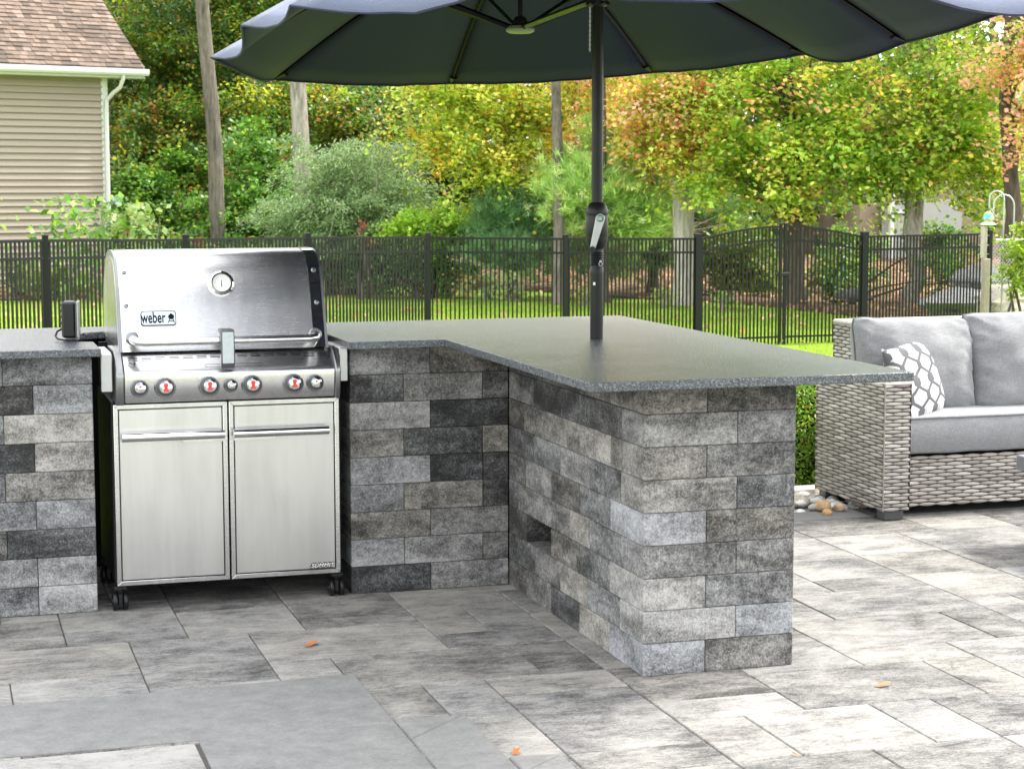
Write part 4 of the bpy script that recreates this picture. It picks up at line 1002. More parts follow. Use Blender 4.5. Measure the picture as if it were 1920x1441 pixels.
tp = pillow('throw_pillow', .37, .36, .13, 'pattern', (2.205, 2.325, .595), Matrix.Rotation(R(29), 4, 'Z') @ Matrix.Rotation(R(-16), 4, 'X') @ Matrix.Rotation(R(-7), 4, 'Y'), None, a=.5, corner=-.04, wr_amp=.006, seed=7)
tag(tp, 'white throw pillow with a grey lattice pattern leaning in the sofa corner', 'pillow')
ct = thing('coffee_table', 'grey slab table corner poking in at the right edge before the sofa', 'table', (2.6, 1.15, 0))
c0 = ony(1905, 853, 1.5)
mb = MB(); mb.box(c0.x, c0.x+.9, .75, 1.5, c0.z-.062, c0.z, ch=.003); into(mb.build('table_top', 'table_grey'), ct)
mb = MB(); mb.box(c0.x+.13, c0.x+.77, .88, 1.37, .003, c0.z-.062, ch=.003); into(mb.build('pedestal', 'grey_plastic'), ct)

# pebbles, stones, hedge ---------------------------------------------------
def stone_mesh(mb, c, r, sx, sy, sz, col, n=10, seed=0):
    vs = []; fs = []; m_ = 7 if n < 20 else 16; rot = seed*1.3
    for i in range(m_+1):
        th_ = PI*i/m_
        for k in range(n):
            ph = 2*PI*k/n; d = Vector((math.sin(th_)*math.cos(ph), math.sin(th_)*math.sin(ph), math.cos(th_)))
            rr2 = 1+.16*mnoise.noise(d*1.3+Vector((seed*3.1, 0, 0)))+(.22*mnoise.noise(d*3.1+Vector((seed, 4, 0)))+.10*mnoise.noise(d*7+Vector((seed, 4, 0))) if n > 20 else 0); p = Vector((d.x*sx, d.y*sy, d.z*sz))*r*rr2
            vs.append((c[0]+p.x*math.cos(rot)-p.y*math.sin(rot), c[1]+p.x*math.sin(rot)+p.y*math.cos(rot), c[2]+p.z))
    for i in range(m_):
        for k in range(n): fs.append((i*n+k, i*n+(k+1) % n, (i+1)*n+(k+1) % n, (i+1)*n+k))
    mb.add(vs, fs, col)
mb = MB(); sr = random.Random(4)
gb = MB(); gb.box(.9, 5, 2.45, 2.86, -.06, -.012); tag(gb.build('gravel_bed', 'edge_stone'), kind='structure')
for k in range(700):
    x, y = sr.uniform(.92, 3.2), sr.uniform(2.47, 2.85); r = sr.uniform(.016, .034)
    col = sr.choice([(.62, .61, .57), (.70, .69, .66), (.52, .50, .46), (.74, .74, .72), (.44, .42, .39), (.60, .50, .38)]); stone_mesh(mb, (x, y, .0+sr.uniform(-.006, .012)), r, 1.15, .9, .62, col, 9, k)
tag(mb.build('river_pebbles', 'stone', smooth=True), kind='stuff')
for (u, v, z, r, col, lb) in ((1543, 948, .030, .031, (.55, .36, .20), 'largest orange tan stone on the pale pebbles beside the sofa'), (1573, 951, .02, .024, (.58, .42, .28), 'small peach stone on the pebbles next to the big orange one'), (1550, 961, .012, .022, (.55, .33, .16), 'flat orange stone at the front edge of the pebble strip')):
    p = onz(u, v, z); mb = MB(); stone_mesh(mb, p, r, 1.15, .95, .85, col, 18, int(r*1000)); tag(mb.build('river_stone', 'stone', smooth=True, loc=tuple(p)), lb, 'stone', 'stones on the pebble strip')
hd_ = thing('clipped_hedge', 'small clipped green hedge seen between the block island and the sofa', 'hedge', (1.9, 3.3, -.08))
n = 26000; P = np.stack([RNG.uniform(1.05, 2.7, n), RNG.uniform(2.99, 3.6, n), RNG.uniform(-.04, .56, n)], 1)
sh = RNG.random(n); P[:, 1] = np.where(sh < .55, 2.99+RNG.random(n)**2*.12, P[:, 1]); P[:, 2] = np.where((sh > .55) & (sh < .8), .56-RNG.random(n)**2*.1, P[:, 2])
P += RNG.normal(size=(n, 3))*.012; P[:, 1] += .03*np.sin(P[:, 0]*9)+.03*np.sin(P[:, 2]*13)
N = unit(RNG.normal(size=(n, 3))*.8+np.array([0, -.6, .6]))
into(npmesh('foliage', *leaf_quads(P, N, .021*RNG.uniform(.7, 1.4, n), palette(n, [(4, (.16, .32, .04)), (3, (.28, .46, .06)), (1.5, (.45, .58, .10)), (.3, (.35, .16, .05))]), .5), 'leaf'), hd_)
mb = MB()
for k in range(16): x = 1.1+k*.1; mb.tube([(x, 3.28, -.1), (x+.03, 3.25, .2), (x-.02, 3.3, .45)], .008, 5)
mb.box(1.1, 2.65, 3.10, 3.5, -.05, .5); into(mb.build('stems', plain('hedge_core', (.012, .02, .006), .9, nz=(30, .5))), hd_)

# fallen leaves on the patio ------------------------------------------------
def fallen(u, v, size, mat, label, rot, z=.004):
    p = onz(u, v, z); mb = MB(); pts = []
    for k in range(16):
        a = 2*PI*k/16; r = size*(.55+.45*abs(math.cos(a*1.0)))*(1+.14*math.sin(a*5)); pts.append((r*math.cos(a), r*.72*math.sin(a)))
    vs = [(0, 0, size*.12)]+[(x, y, size*(.10+.32*abs(y)/size+.18*math.sin(x/size*2.2))) for x, y in pts]; n = 16
    MT_ = Matrix.Translation(p) @ Matrix.Rotation(rot, 4, 'Z'); vs = [MT_ @ Vector(q) for q in vs]
    mb.add(vs, [(0, 1+k, 1+(k+1) % n) for k in range(n)]); mb.tube([MT_ @ Vector((-size*1.5, 0, size*.1)), MT_ @ Vector((size*.2, 0, size*.14))], size*.03, 4)
    tag(mb.build('fallen_leaf', mat, smooth=True, loc=tuple(p)), label, 'leaf', 'fallen leaves on the patio')
fallen(583, 1208, .026, 'leaf_orange', 'curled orange leaf on the pavers in front of the grill', .5)
fallen(967, 1409, .019, 'leaf_orange', 'small orange leaf beside the dark grey paver border', 1.2)
fallen(1657, 1285, .026, 'leaf_brown', 'flat tan leaf alone on the pale pavers right of the island', .1)
fallen(1488, 1413, .010, 'leaf_orange', 'tiny reddish leaf scrap lying in a paver joint near the bottom edge', 2.0)

# ------------------------------------------------------------------ fences
GZ = -.74
def panel_mesh(A, B, za, zb, arch=None, gap=.18, pitch=.057, pw_=.019, ga=GZ, gb_=GZ, bottom=.13):
    mb = MB(); A, B = Vector((A[0], A[1], 0)), Vector((B[0], B[1], 0)); L = (B-A).length; U = (B-A).normalized(); th = math.atan2(U.y, U.x)
    def top(t): return (za+(zb-za)*t) if arch is None else arch(t)
    MT_ = Matrix.Translation(A) @ Matrix.Rotation(th, 4, 'Z'); n = max(2, round(L/pitch))
    for k in range(1, n):
        t = k/n; x = L*t; zg = ga+(gb_-ga)*t; mb.box(x-pw_/2, x+pw_/2, -pw_/2, pw_/2, zg+.02, top(t)-.008, mat=MT_)
    m_ = 1 if arch is None else 14
    for off_ in (0, -gap):
        for k in range(m_):
            t0, t1 = k/m_, (k+1)/m_; a, b_ = top(t0)+off_, top(t1)+off_
            vs = [MT_ @ Vector(p) for p in ((L*t0, -.014, a-.028), (L*t1, -.014, b_-.028), (L*t1, .014, b_-.028), (L*t0, .014, a-.028), (L*t0, -.014, a), (L*t1, -.014, b_), (L*t1, .014, b_), (L*t0, .014, a))]
            mb.add(vs, [(0, 3, 2, 1), (4, 5, 6, 7), (0, 1, 5, 4), (1, 2, 6, 5), (2, 3, 7, 6), (3, 0, 4, 7)])
    vs = [MT_ @ Vector(p) for p in ((0, -.0135, ga+bottom-.025), (L, -.0135, gb_+bottom-.025), (L, .0135, gb_+bottom-.025), (0, .0135, ga+bottom-.025), (0, -.0135, ga+bottom), (L, -.0135, gb_+bottom), (L, .0135, gb_+bottom), (0, .0135, ga+bottom))]
    mb.add(vs, [(0, 3, 2, 1), (4, 5, 6, 7), (0, 1, 5, 4), (1, 2, 6, 5), (2, 3, 7, 6), (3, 0, 4, 7)]); return mb
def post_mesh(x, y, z, s=.031, zg=GZ):
    mb = MB(); mb.box(x-s, x+s, y-s, y+s, zg-.1, z-.012, ch=.003); mb.box(x-s-.005, x+s+.005, y-s-.005, y+s+.005, z-.013, z-.002, ch=.002)
    mb.add([(x-s, y-s, z-.002), (x+s, y-s, z-.002), (x+s, y+s, z-.002), (x-s, y+s, z-.002), (x, y, z+.012)], [(0, 1, 4), (1, 2, 4), (2, 3, 4), (3, 0, 4)]); return mb
def fence(name, label, pts, tops, s=.031, ends=(True, True)):
    r = thing(name, label, 'fence', (pts[0][0], pts[0][1], GZ), 'black metal fence sections')
    for i in range(len(pts)-1): into(panel_mesh(pts[i], pts[i+1], tops[i]-.045, tops[i+1]-.045).build('picket_panel', 'fence_paint'), r)
    for i in range(len(pts)):
        if (i == 0 and not ends[0]) or (i == len(pts)-1 and not ends[1]): continue
        into(post_mesh(*pts[i], tops[i], s).build('post', 'fence_paint'), r)
    return r
def xy(u, D): p = at(u, 440, D); return (p.x, p.y)
p85, p347, p577, p802, p1060 = xy(84, 19.4), xy(347, 21.1), xy(577, 22.5), xy(802, 24.0), xy(1060, 24.3)
g1, gm, g2p, pe = xy(1309, 25.1), xy(1468, 25.6), xy(1621, 26.0), xy(1856, 27.0)
d_ = (p85[0]-p347[0], p85[1]-p347[1]); q1 = (p85[0]+d_[0], p85[1]+d_[1]); q2 = (q1[0]+d_[0], q1[1]+d_[1])
fence('metal_fence', 'long black picket fence behind the grill, from the left edge to its corner post', [q2, q1, p85, p347, p577, p802], [.98, .97, .95, .905, .885, .845])
fence('metal_fence', 'black picket fence section between the corner post and the arched gate, behind the parasol pole', [p802, p1060, g1], [.84, .815, .79], ends=(False, False))
fence('metal_fence', 'black picket fence section right of the arched gate, above the sofa back', [g2p, pe], [.79, .795], ends=(False, True))
for i, (P_, lb) in enumerate(((g1, 'thick black gate post on the left side of the arched gate'), (g2p, 'thick black gate post on the right side of the arched gate'))):
    tag(post_mesh(*P_, .80, .047).build('gate_post', 'fence_paint', loc=(P_[0], P_[1], GZ)), lb, 'gate post', 'gate posts')
def leaf_gate(A, B, za, zc, label, latch):
    A, B = Vector(A), Vector(B); d = (B-A).normalized(); A2 = A+d*.06; B2 = B-d*.035
    r = thing('picket_gate', label, 'gate', (A.x, A.y, GZ), 'leaves of the arched gate')
    into(panel_mesh(A2, B2, 0, 0, arch=lambda t: za+(zc-za)*math.sin(PI/2*t)**1.0).build('picket_panel', 'fence_paint'), r)
    into(post_mesh(B2.x, B2.y, zc+.035, .021, GZ+.1).build('stile', 'fence_paint'), r); into(post_mesh(A2.x, A2.y, za+.0, .016, GZ+.1).build('stile', 'fence_paint'), r)
    for z in (za-.1, -.55):
        mb = MB(); mb.box(A2.x-.05, A2.x+.01, A2.y-.03, A2.y+.03, z-.03, z+.03, ch=.004); into(mb.build('hinge', 'black_plastic'), r)
    if latch:
        mb = MB(); mb.box(B2.x-.09, B2.x+.12, B2.y-.05, B2.y-.022, .21, .26, ch=.006); mb.tube([(B2.x-.02, B2.y-.05, .2), (B2.x-.02, B2.y-.05, .29)], .018, 10); into(mb.build('latch', 'black_plastic'), r)
leaf_gate(g1, gm, .745, .895, 'left leaf of the arched black gate, carrying the latch', True)
leaf_gate(g2p, gm, .745, .895, 'right leaf of the arched black gate', False)
# galvanised chain-link fence
cl = thing('chain_link_fence', 'low galvanised chain-link fence with a pale top rail at the right edge', 'fence', (pe[0], pe[1], GZ))
e2 = (pe[0]+3.2, pe[1]+.5); Pv = Vector((pe[0]+.06, pe[1], 0)); Ev = Vector((e2[0], e2[1], 0)); zt_ = at(1880, 452, 27).z
mb = MB(); mb.tube([Pv+Vector((0, 0, zt_)), Ev+Vector((0, 0, zt_))], .025, 10); into(mb.build('top_rail', 'rail_steel', smooth=True), cl)
mb = MB(); U = (Ev-Pv).normalized(); Ln = (Ev-Pv).length; hh = zt_-GZ-.02; s_ = .06
for k in range(int((Ln+hh)/s_)):
    for sgn in (1, -1):
        a0 = k*s_ if sgn > 0 else k*s_-hh; pts = []
        x0, x1 = (a0-hh, a0) if sgn > 0 else (a0, a0+hh)
        za0, za1 = (hh, 0) if sgn > 0 else (0, hh)
        t0 = max(0, (0-x0)/(x1-x0)); t1 = min(1, (Ln-x0)/(x1-x0))
        if t1 <= t0: continue
        mb.tube([Pv+U*(x0+(x1-x0)*t)+Vector((0, 0, GZ+.02+za0+(za1-za0)*t)) for t in (t0, t1)], .0024, 3, cap=False)
into(mb.build('mesh', 'rail_steel'), cl)
mb = MB(); 
for q in (Ev,): mb.tube([q+Vector((0, 0, GZ-.1)), q+Vector((0, 0, zt_+.03))], .03, 10)
into(mb.build('post', 'rail_steel', smooth=True), cl)
# grey timber post, shepherd hook with feeder
wp = at(1849, 480, 26.2); mb = MB(); mb.box(wp.x-.045, wp.x+.045, wp.y-.045, wp.y+.045, GZ-.1, .42, ch=.008); tag(mb.build('timber_post', 'wood_grey', loc=(wp.x, wp.y, GZ)), 'weathered grey timber post under the bird feeder', 'post')
def hook(u0, u1, vtop, D, label, nm='shepherd_hook'):
    b_ = at(u1, 480, D); a_ = at(u0, 480, D); zt = at(u0, vtop, D).z; r_ = abs(b_.x-a_.x)/2; cx_ = (a_+b_)/2; U = (b_-a_).normalized(); U.z = 0
    pts = [Vector((b_.x, b_.y, GZ-.15)), Vector((b_.x, b_.y, zt-r_))]+[Vector((cx_.x, cx_.y, zt-r_))+U*math.cos(a)*r_+Vector((0, 0, math.sin(a)*r_)) for a in [PI*k/14 for k in range(15)]]+[Vector((a_.x, a_.y, zt-r_-.12)), Vector((a_.x, a_.y, zt-r_-.16))+U*.04, Vector((a_.x, a_.y, zt-r_-.12))+U*.08]
    mb = MB(); mb.tube(pts, .011, 8); tag(mb.build(nm, 'rail_steel', smooth=True, loc=(b_.x, b_.y, GZ)), label, 'garden hook', 'hooks by the bird feeder'); return Vector((a_.x, a_.y, zt-r_-.16))
h1 = hook(1852, 1880, 359, 25.4, 'taller steel shepherd hook holding the bird feeder, nearer the timber post'); h2 = hook(1860, 1899, 366, 25.9, 'lower steel shepherd hook just right of the feeder hook')
fp_ = at(1853, 405, 25.4); bf = thing('bird_feeder', 'hanging tube bird feeder with a pale dome lid and a colourful glass top', 'bird feeder', tuple(fp_))
mb = MB(); mb.lathe([(.02, .14), (.04, .12), (.075, .06), (.082, .03), (.05, 0)], fp_+Vector((0, 0, -.08)), (0, 0, 1), 18); mbo = plain('glass_top', (.16, .36, .36), .15, nz=(9, 1.0))
nt = mbo.node_tree; g = G(nt); bb = [x for x in nt.nodes if x.type == 'BSDF_PRINCIPLED'][0]; g.put(bb.inputs['Base Color'], g.ramp(g.noise(g.obj(), 16, 2), [(.38, (.05, .35, .38)), (.5, (.30, .42, .22)), (.6, (.75, .55, .05)), (.75, (.55, .65, .7))])); into(mb.build('glass_dome', 'glass_top', smooth=True), bf)
mb = MB(); mb.lathe([(.02, .035), (.07, .018), (.11, -.008), (.105, -.015), (.04, -.01)], fp_+Vector((0, 0, -.11)), (0, 0, 1), 22); into(mb.build('lid', 'dial_white', smooth=True), bf)
mb = MB(); q_ = fp_+Vector((-.06, 0, -.15)); mb.tube([q_, q_+Vector((0, 0, -.42))], [.047, .044], 14)
for z in (-.12, -.25, -.37): mb.tube([q_+Vector((-.08, 0, z)), q_+Vector((.08, 0, z))], .006, 6); mb.lathe([(.014, 0), (.014, .006)], q_+Vector((0, -.045, z+.04)), (0, -1, 0), 10)
into(mb.build('tube', 'feeder', smooth=True), bf)
mb = MB(); mb.tube([h1, fp_+Vector((0, 0, .07))], .006, 6); mb.tube([fp_+Vector((.02, 0, .1)), fp_+Vector((.07, 0, .02)), fp_+Vector((.05, 0, -.08))], .005, 5); into(mb.build('hanger', 'rail_steel'), bf)

# ------------------------------------------------------------------ neighbour's house on the left
E_ = at(272, 131, 38); gl = at(0, 110, 36.2); e = (gl-E_); e.z = 0; e.normalize(); nn = Vector((e.y, -e.x, 0)); nn = nn if nn.y > 0 else -nn
HM = Matrix(((e.x, nn.x, 0, E_.x), (e.y, nn.y, 0, E_.y), (0, 0, 1, 0), (0, 0, 0, 1)))   # local: x along eave to the left, y away, z up
ze = E_.z; hs = thing('beige_house', 'beige lap-sided house with a brown shingle roof and white gutter at the left edge', 'house', tuple(HM @ Vector((6, 4, GZ))))
def hb(mb, name, mat, parent=None, **kw):
    mb.v = [tuple(HM @ Vector(v)) for v in mb.v]; o = mb.build(name, mat, **kw)
    if parent is None: into(o, hs)
    else: o.parent = parent
    return o
cx0 = .67; wy = .42; lap = .131; z = GZ-.2; mb = MB()
hr = random.Random(9)
while z < ze-.12:
    z1 = min(z+lap, ze-.05); c_ = hr.uniform(.96, 1.03); col = (.315*c_, .264*c_, .218*c_)
    mb.add([(cx0+.1, wy-.050, z), (13, wy-.050, z), (13, wy-.002, z1), (cx0+.1, wy-.002, z1), (cx0+.1, wy+.0, z), (13, wy+.0, z)], [(0, 1, 2, 3), (0, 4, 5, 1)], col); z += lap
mb.box(cx0, 13, wy, wy+8, GZ-.2, ze-.05, (.315, .264, .218)); wl = hb(mb, 'wall', 'siding')
mb = MB(); mb.box(cx0-.02, cx0+.12, wy-.035, wy+.1, GZ-.2, ze-.1); hb(mb, 'corner_board', 'white_trim', wl)
pit = R(37); cs_, sn_ = math.cos(pit), math.sin(pit); mb = MB(); row = 0; s = 0
while s < 7.6:
    x = -.0; wdt = .17; xo = hr.uniform(0, .3)
    x = 0-xo
    while x < 13:
        xa, xb = max(0, x), x+wdt*hr.uniform(.7, 1.25); th = .006+.012*(hr.random() < .5); j = hr.uniform(.75, 1.2); k = hr.random()
        col = tuple(v*j for v in ((.165, .122, .098) if k < .6 else (.205, .155, .128) if k < .85 else (.115, .088, .073)))
        if xb > 0:
            P = []
            for (xx, ss, hh_) in ((xa, s, th+.012), (xb-.006, s, th+.012), (xb-.006, s+.19, .0), (xa, s+.19, .0), (xa, s, -.0), (xb-.006, s, -.0)):
                P.append((xx, ss*cs_-hh_*sn_, ze+.03+ss*sn_+hh_*cs_))
            mb.add(P, [(0, 1, 2, 3), (4, 5, 1, 0), (4, 0, 3), (1, 5, 2)], col)
        x = xb
    s += .15; row += 1
rf = hb(mb, 'roof', 'shingle')
mb = MB(); mb.add([(0, 0, ze), (13, 0, ze), (13, 6.1, ze+.02+6.1*sn_/cs_), (0, 6.1, ze+.02+6.1*sn_/cs_), (0, 12.2, ze), (13, 12.2, ze)], [(0, 1, 2, 3), (3, 2, 5, 4)]); hb(mb, 'roof_deck', 'white_trim', rf)
mb = MB(); mb.add([(cx0, wy, ze-.05), (cx0, wy+8, ze-.05), (cx0, wy+4, ze+2.9)], [(0, 1, 2)], (.315, .264, .218)); hb(mb, 'gable', 'siding', wl)
mb = MB(); mb.prism([(-.13, ze-.02), (-.125, ze+.01), (-.115, ze+.01), (-.11, ze-.09), (-.01, ze-.105), (-.0, ze-.0), (.0, ze-.11), (-.10, ze-.12), (-.125, ze-.08)][::-1], -.04, 13, 'x'); gu = hb(mb, 'gutter', 'white_trim', rf)
mb = MB(); mb.box(-.0, 13, .005, .03, ze-.17, ze-.0); mb.box(0, 13, .03, wy+.0, ze-.17, ze-.155); hb(mb, 'soffit', 'white_trim', rf)
mb = MB(); mb.tube([(.50, -.05, ze-.12), (.50, -.04, ze-.2), (.53, .05, ze-.36), (.62, .22, ze-.48), (.70, wy-.085, ze-.62), (.71, wy-.085, ze-1.0), (.71, wy-.085, GZ)], .052, 6, flat=.8); hb(mb, 'downspout', 'white_trim', wl)
# far house on the right, mostly behind the maples
fh = thing('tan_house', 'far tan house with a white downspout showing between the maple trunks', 'house', tuple(at(1700, 500, 52)))
A = at(1610, 500, 52); mb = MB(); mb.box(A.x, A.x+7, A.y, A.y+5, -1.2, 2.3); into(mb.build('wall', 'tan_wall'), fh)
mb = MB(); B = at(1668, 500, 51.4); mb.box(B.x, B.x+2.2, B.y, B.y+.5, -1.2, 1.0); into(mb.build('porch_wall', 'pale_wall'), fh)
mb = MB(); mb.box(B.x-.07, B.x+.05, B.y-.12, B.y-.02, -1.0, 1.45); mb.box(B.x-.1, B.x+.35, B.y-.14, B.y-.005, .62, .72); into(mb.build('downspout', 'white_trim'), fh)
mb = MB(); C_ = at(1690, 400, 51.9); mb.box(C_.x, C_.x+.35, A.y-.05, A.y-.003, .35, 1.2); into(mb.build('window', 'dark_glass'), fh)
mb = MB(); mb.prism([(A.y-.4, 2.3), (A.y+2.5, 4.0), (A.y+5.4, 2.3)], A.x-.4, A.x+7.4, 'x', (.2, .14, .11)); into(mb.build('roof', 'shingle'), fh)

# ------------------------------------------------------------------ trees and shrubs
def part_(u, v, D, ru, rv, rd=None, w=None):
    a = ru/3520*D; c_ = rv/3520*D; return (at(u, v, D), (a, rd or max(a, c_)*.8, c_), w or a*c_)
def ground(u, D): p = at(u, 500, D); return Vector((p.x, p.y, gz(p.x, p.y)))
def top_of(u, D, z): p = at(u, 200, D); return Vector((p.x, p.y, z))
YG = [(5, (.26, .36, .04)), (4, (.15, .25, .03)), (3, (.40, .42, .06)), (1.6, (.60, .45, .06)), (.8, (.55, .22, .05)), (.7, (.09, .17, .03))]
MAPLE = [(6, (0.368, 0.517, 0.063)), (7, (0.218, 0.391, 0.046)), (3.5, (0.598, 0.655, 0.138)), (1.2, (0.759, 0.598, 0.127)), (.8, (0.759, 0.414, 0.207)), (1.6, (0.103, 0.218, 0.029))]
YEL = [(5, (.72, .68, .13)), (7, (.40, .54, .07)), (1.2, (.70, .52, .08)), (.7, (.66, .36, .07)), (2, (.14, .24, .03))]
ORG = [(3, (0.756, 0.410, 0.151)), (3, (0.778, 0.486, 0.367)), (4, (0.562, 0.583, 0.130)), (3, (0.281, 0.410, 0.065)), (1, (0.756, 0.238, 0.151)), (1.5, (0.756, 0.583, 0.130))]
PINK = [(4, (0.792, 0.418, 0.374)), (3, (0.748, 0.440, 0.220)), (2, (0.440, 0.440, 0.088)), (2, (0.242, 0.308, 0.066))]
WOOD = [(4, (0.069, 0.161, 0.034)), (4, (0.127, 0.253, 0.046)), (2.5, (0.253, 0.345, 0.046)), (1.2, (0.483, 0.483, 0.057)), (.8, (0.322, 0.138, 0.040)), (.35, (0.483, 0.414, 0.034))]
WOODO = [(8, (.09, .20, .035)), (3, (.30, .36, .035)), (1.6, (.46, .44, .045)), (1.3, (.34, .15, .045)), (4, (.05, .12, .025))]
BUSH = [(4, (0.077, 0.187, 0.033)), (3, (0.132, 0.286, 0.050)), (2, (0.220, 0.396, 0.077)), (.25, (0.495, 0.462, 0.055)), (.2, (0.440, 0.154, 0.066))]
S = 100/3520*35
# the maples on the right
tree('maple_tree', 'broad yellow-green maple with a dark trunk directly behind the gate', ground(1491, 33), top_of(1480, 33, 5.5), .17, .05, 'bark_brown',
     [part_(1470, 190, 33, 200, 150), part_(1420, 90, 34, 190, 150), part_(1560, 270, 32, 130, 90), part_(1390, 320, 32.5, 110, 80), part_(1500, 355, 32.5, 110, 55), (top_of(1480, 34, 7.2), (2.4, 2.2, 1.7), 2.5)], MAPLE, 480, 92, .098, seed=2, up=.8, clump_r=.74, flat=.5, lobes=False, nl=34)
tree('maple_tree', 'yellow-green maple forking low, rightmost trunk before the boulders', ground(1712, 32), ground(1712, 32)+Vector((-.05, 0, 1.35)), .16, .13, 'bark_grey',
     [part_(1730, 170, 32, 190, 150), part_(1650, 290, 31.5, 110, 80), part_(1820, 260, 32, 120, 110), part_(1860, 330, 33, 90, 60), part_(1700, 330, 31.5, 60, 45), (top_of(1750, 33, 6.6), (2.6, 2.2, 1.6), 2.5)], MAPLE, 470, 92, .098, seed=5, up=.8, nl=0, clump_r=.74, flat=.5, lobes=False,
     stems=((ground(1712, 32)+Vector((-.06, 0, 1.25)), top_of(1690, 32, 4.8), .10, .035), (ground(1712, 32)+Vector((.04, 0, 1.25)), top_of(1760, 32, 5.0), .08, .03)))
tree('maple_tree', 'pink and red leaved maple filling the upper right corner', ground(1893, 30.5), top_of(1895, 30.5, 5.2), .17, .05, 'bark_brown',
     [part_(1910, 110, 29.5, 90, 90), part_(1950, 250, 29.5, 70, 70), part_(2050, 120, 30, 140, 150), (top_of(1960, 31, 6.0), (2, 1.8, 1.6), 2)], PINK, 230, 75, .088, seed=8, lobes=False)
tree('maple_tree', 'orange and pink leaved maple with a tall pale grey trunk left of the gate', ground(1288, 33.9), top_of(1264, 33.9, 7.0), .205, .17, 'bark_pale',
     [part_(1262, 195, 33.0, 75, 70, w=1.3), part_(1295, 262, 32.9, 60, 38, w=.8), part_(1215, 262, 33.3, 55, 42, w=.7), part_(1240, 190, 35, 120, 100), part_(1190, 270, 35.5, 90, 60), part_(1290, 300, 34.5, 80, 50), part_(1120, 160, 37, 90, 80), (top_of(1250, 36.5, 6.8), (2.3, 2, 1.6), 2.6)], ORG, 430, 85, .096, seed=11, bend=.08, clump_r=.6, flat=.5, lobes=False, nl=0)
tree('maple_tree', 'golden yellow maple in the middle of the picture left of the parasol pole', ground(1048, 34.0), top_of(1040, 35.5, 7.5), .115, .07, 'bark_mid',
     [part_(900, 220, 36, 130, 100), part_(820, 270, 35.5, 70, 50), part_(1000, 230, 36.5, 100, 90), part_(960, 330, 36, 110, 45), part_(850, 160, 36.5, 90, 60), (top_of(960, 37, 6.6), (2.6, 2, 1.6), 2.6)], YEL, 400, 85, .095, seed=14, bend=.08, clump_r=.7, flat=.5, lobes=False, nl=0)
tree('young_maple', 'small orange leaved maple behind the parasol pole', ground(1150, 42), top_of(1150, 42, 5.5), .06, .03, 'bark_brown', [part_(1160, 200, 40, 120, 120), part_(1200, 110, 41, 140, 100)], ORG, 110, 55, .12, seed=16)
# the shaded wood on the left
specs = [(412, 39.3, 375, 9, .19, .13, 'bark_grey', 'tall slender tree with a leaning grey trunk between the beige house and the parasol tip', WOODO, [(330, 130, 46, 140, 130), (430, 60, 45, 90, 90), (360, 260, 44, 110, 90)], .13),
 (575, 39, 548, 9, .21, .15, 'bark_grey', 'tall tree with a pale bare trunk just right of the parasol left tip', WOOD, [(560, 200, 45, 110, 70), (640, 190, 44, 90, 60), (500, 250, 44, 80, 110)], .05),
 (300, 47, 258, 8, .10, .06, 'bark_brown', 'thin dark-trunked tree beside the white downspout', WOODO, [(250, 160, 46, 90, 140), (280, 280, 44, 80, 90)], .15),
 (497, 46, 492, 8, .11, .07, 'bark_brown', 'dark thin tree between the two tall pale trunks', WOOD, [(480, 320, 46, 70, 70), (480, 180, 47, 60, 60)], .1),
 (690, 47, 660, 8, .12, .08, 'bark_brown', 'brownish tree with rusty leaves under the parasol rim left of the golden maple', WOODO, [(690, 210, 46, 90, 70), (730, 190, 47, 60, 50)], .1)]
for i, (u0, D, u1, zt, r0, r1, bk, lb, pl, prt, bn) in enumerate(specs):
    tree('woodland_tree', lb, ground(u0, D), top_of(u1, D, zt), r0*.92, r1*.92, 'bark_grey' if u0 == 575 else 'bark_mid', [part_(*q) for q in prt]+[(top_of(u1, max(D, 45)+1, 6.6), (2.2, 1.8, 1.5), 1.6)], pl, 330, 65, .105, seed=20+i, bend=bn, clump_r=.75, flat=.5, lobes=False, nl=0 if D < 40 else 10, group='trees of the shaded wood')
def shrub(name, label, D, parts, pal, n_clump, per, leaf, base_u, clump_r=.4, mat='leaf', lobes=False, group='shrubs along the lawn edge', up=.6, flat=.6, shell=.5, cat='shrub', stems=7):
    b_ = ground(base_u, D); root = thing(name, label, cat, b_, group); lv, K = foliage([part_(*p) for p in parts], n_clump, per, leaf, pal, clump_r, flat, shell, lobes, up)
    keep = lv[0].copy(); keep[:, 2] = np.maximum(keep[:, 2], GZ+.03); into(npmesh('foliage', keep, lv[1], lv[2], mat), root)
    mb = MB(); rd = random.Random(int(base_u))
    for k in range(stems):
        tg = Vector(K[rd.randrange(len(K))]); s0 = b_+Vector((rd.uniform(-.2, .2), rd.uniform(-.2, .2), -.1)); mb.tube([s0, s0.lerp(tg, .5)+Vector((rd.uniform(-.1, .1), 0, .12)), tg], [.03, .02, .006], 5)
    into(mb.build('stems', 'bark_brown'), root); return root
shrub('understory_bush', 'dense dark green bush left of the parasol tip, below the leaning trunk', 42, [(300, 400, 42, 90, 60), (260, 350, 42, 50, 50), (350, 330, 43, 60, 50)], BUSH, 190, 75, .105, 300, .6)
shrub('understory_bush', 'bright green leafy bush with yellow flecks in front of the bare pale trunk', 40, [(490, 330, 41, 75, 80), (450, 400, 40, 80, 45), (540, 420, 40, 60, 40)], BUSH, 240, 75, .105, 480, .6)
shrub('understory_bush', 'deep green bush in shadow under the golden maple', 41, [(820, 350, 41, 90, 50), (760, 330, 41.5, 70, 60), (900, 330, 41.5, 80, 40)], [(4, (.035, .08, .018)), (2, (.06, .12, .022))], 150, 55, .12, 800, .5)
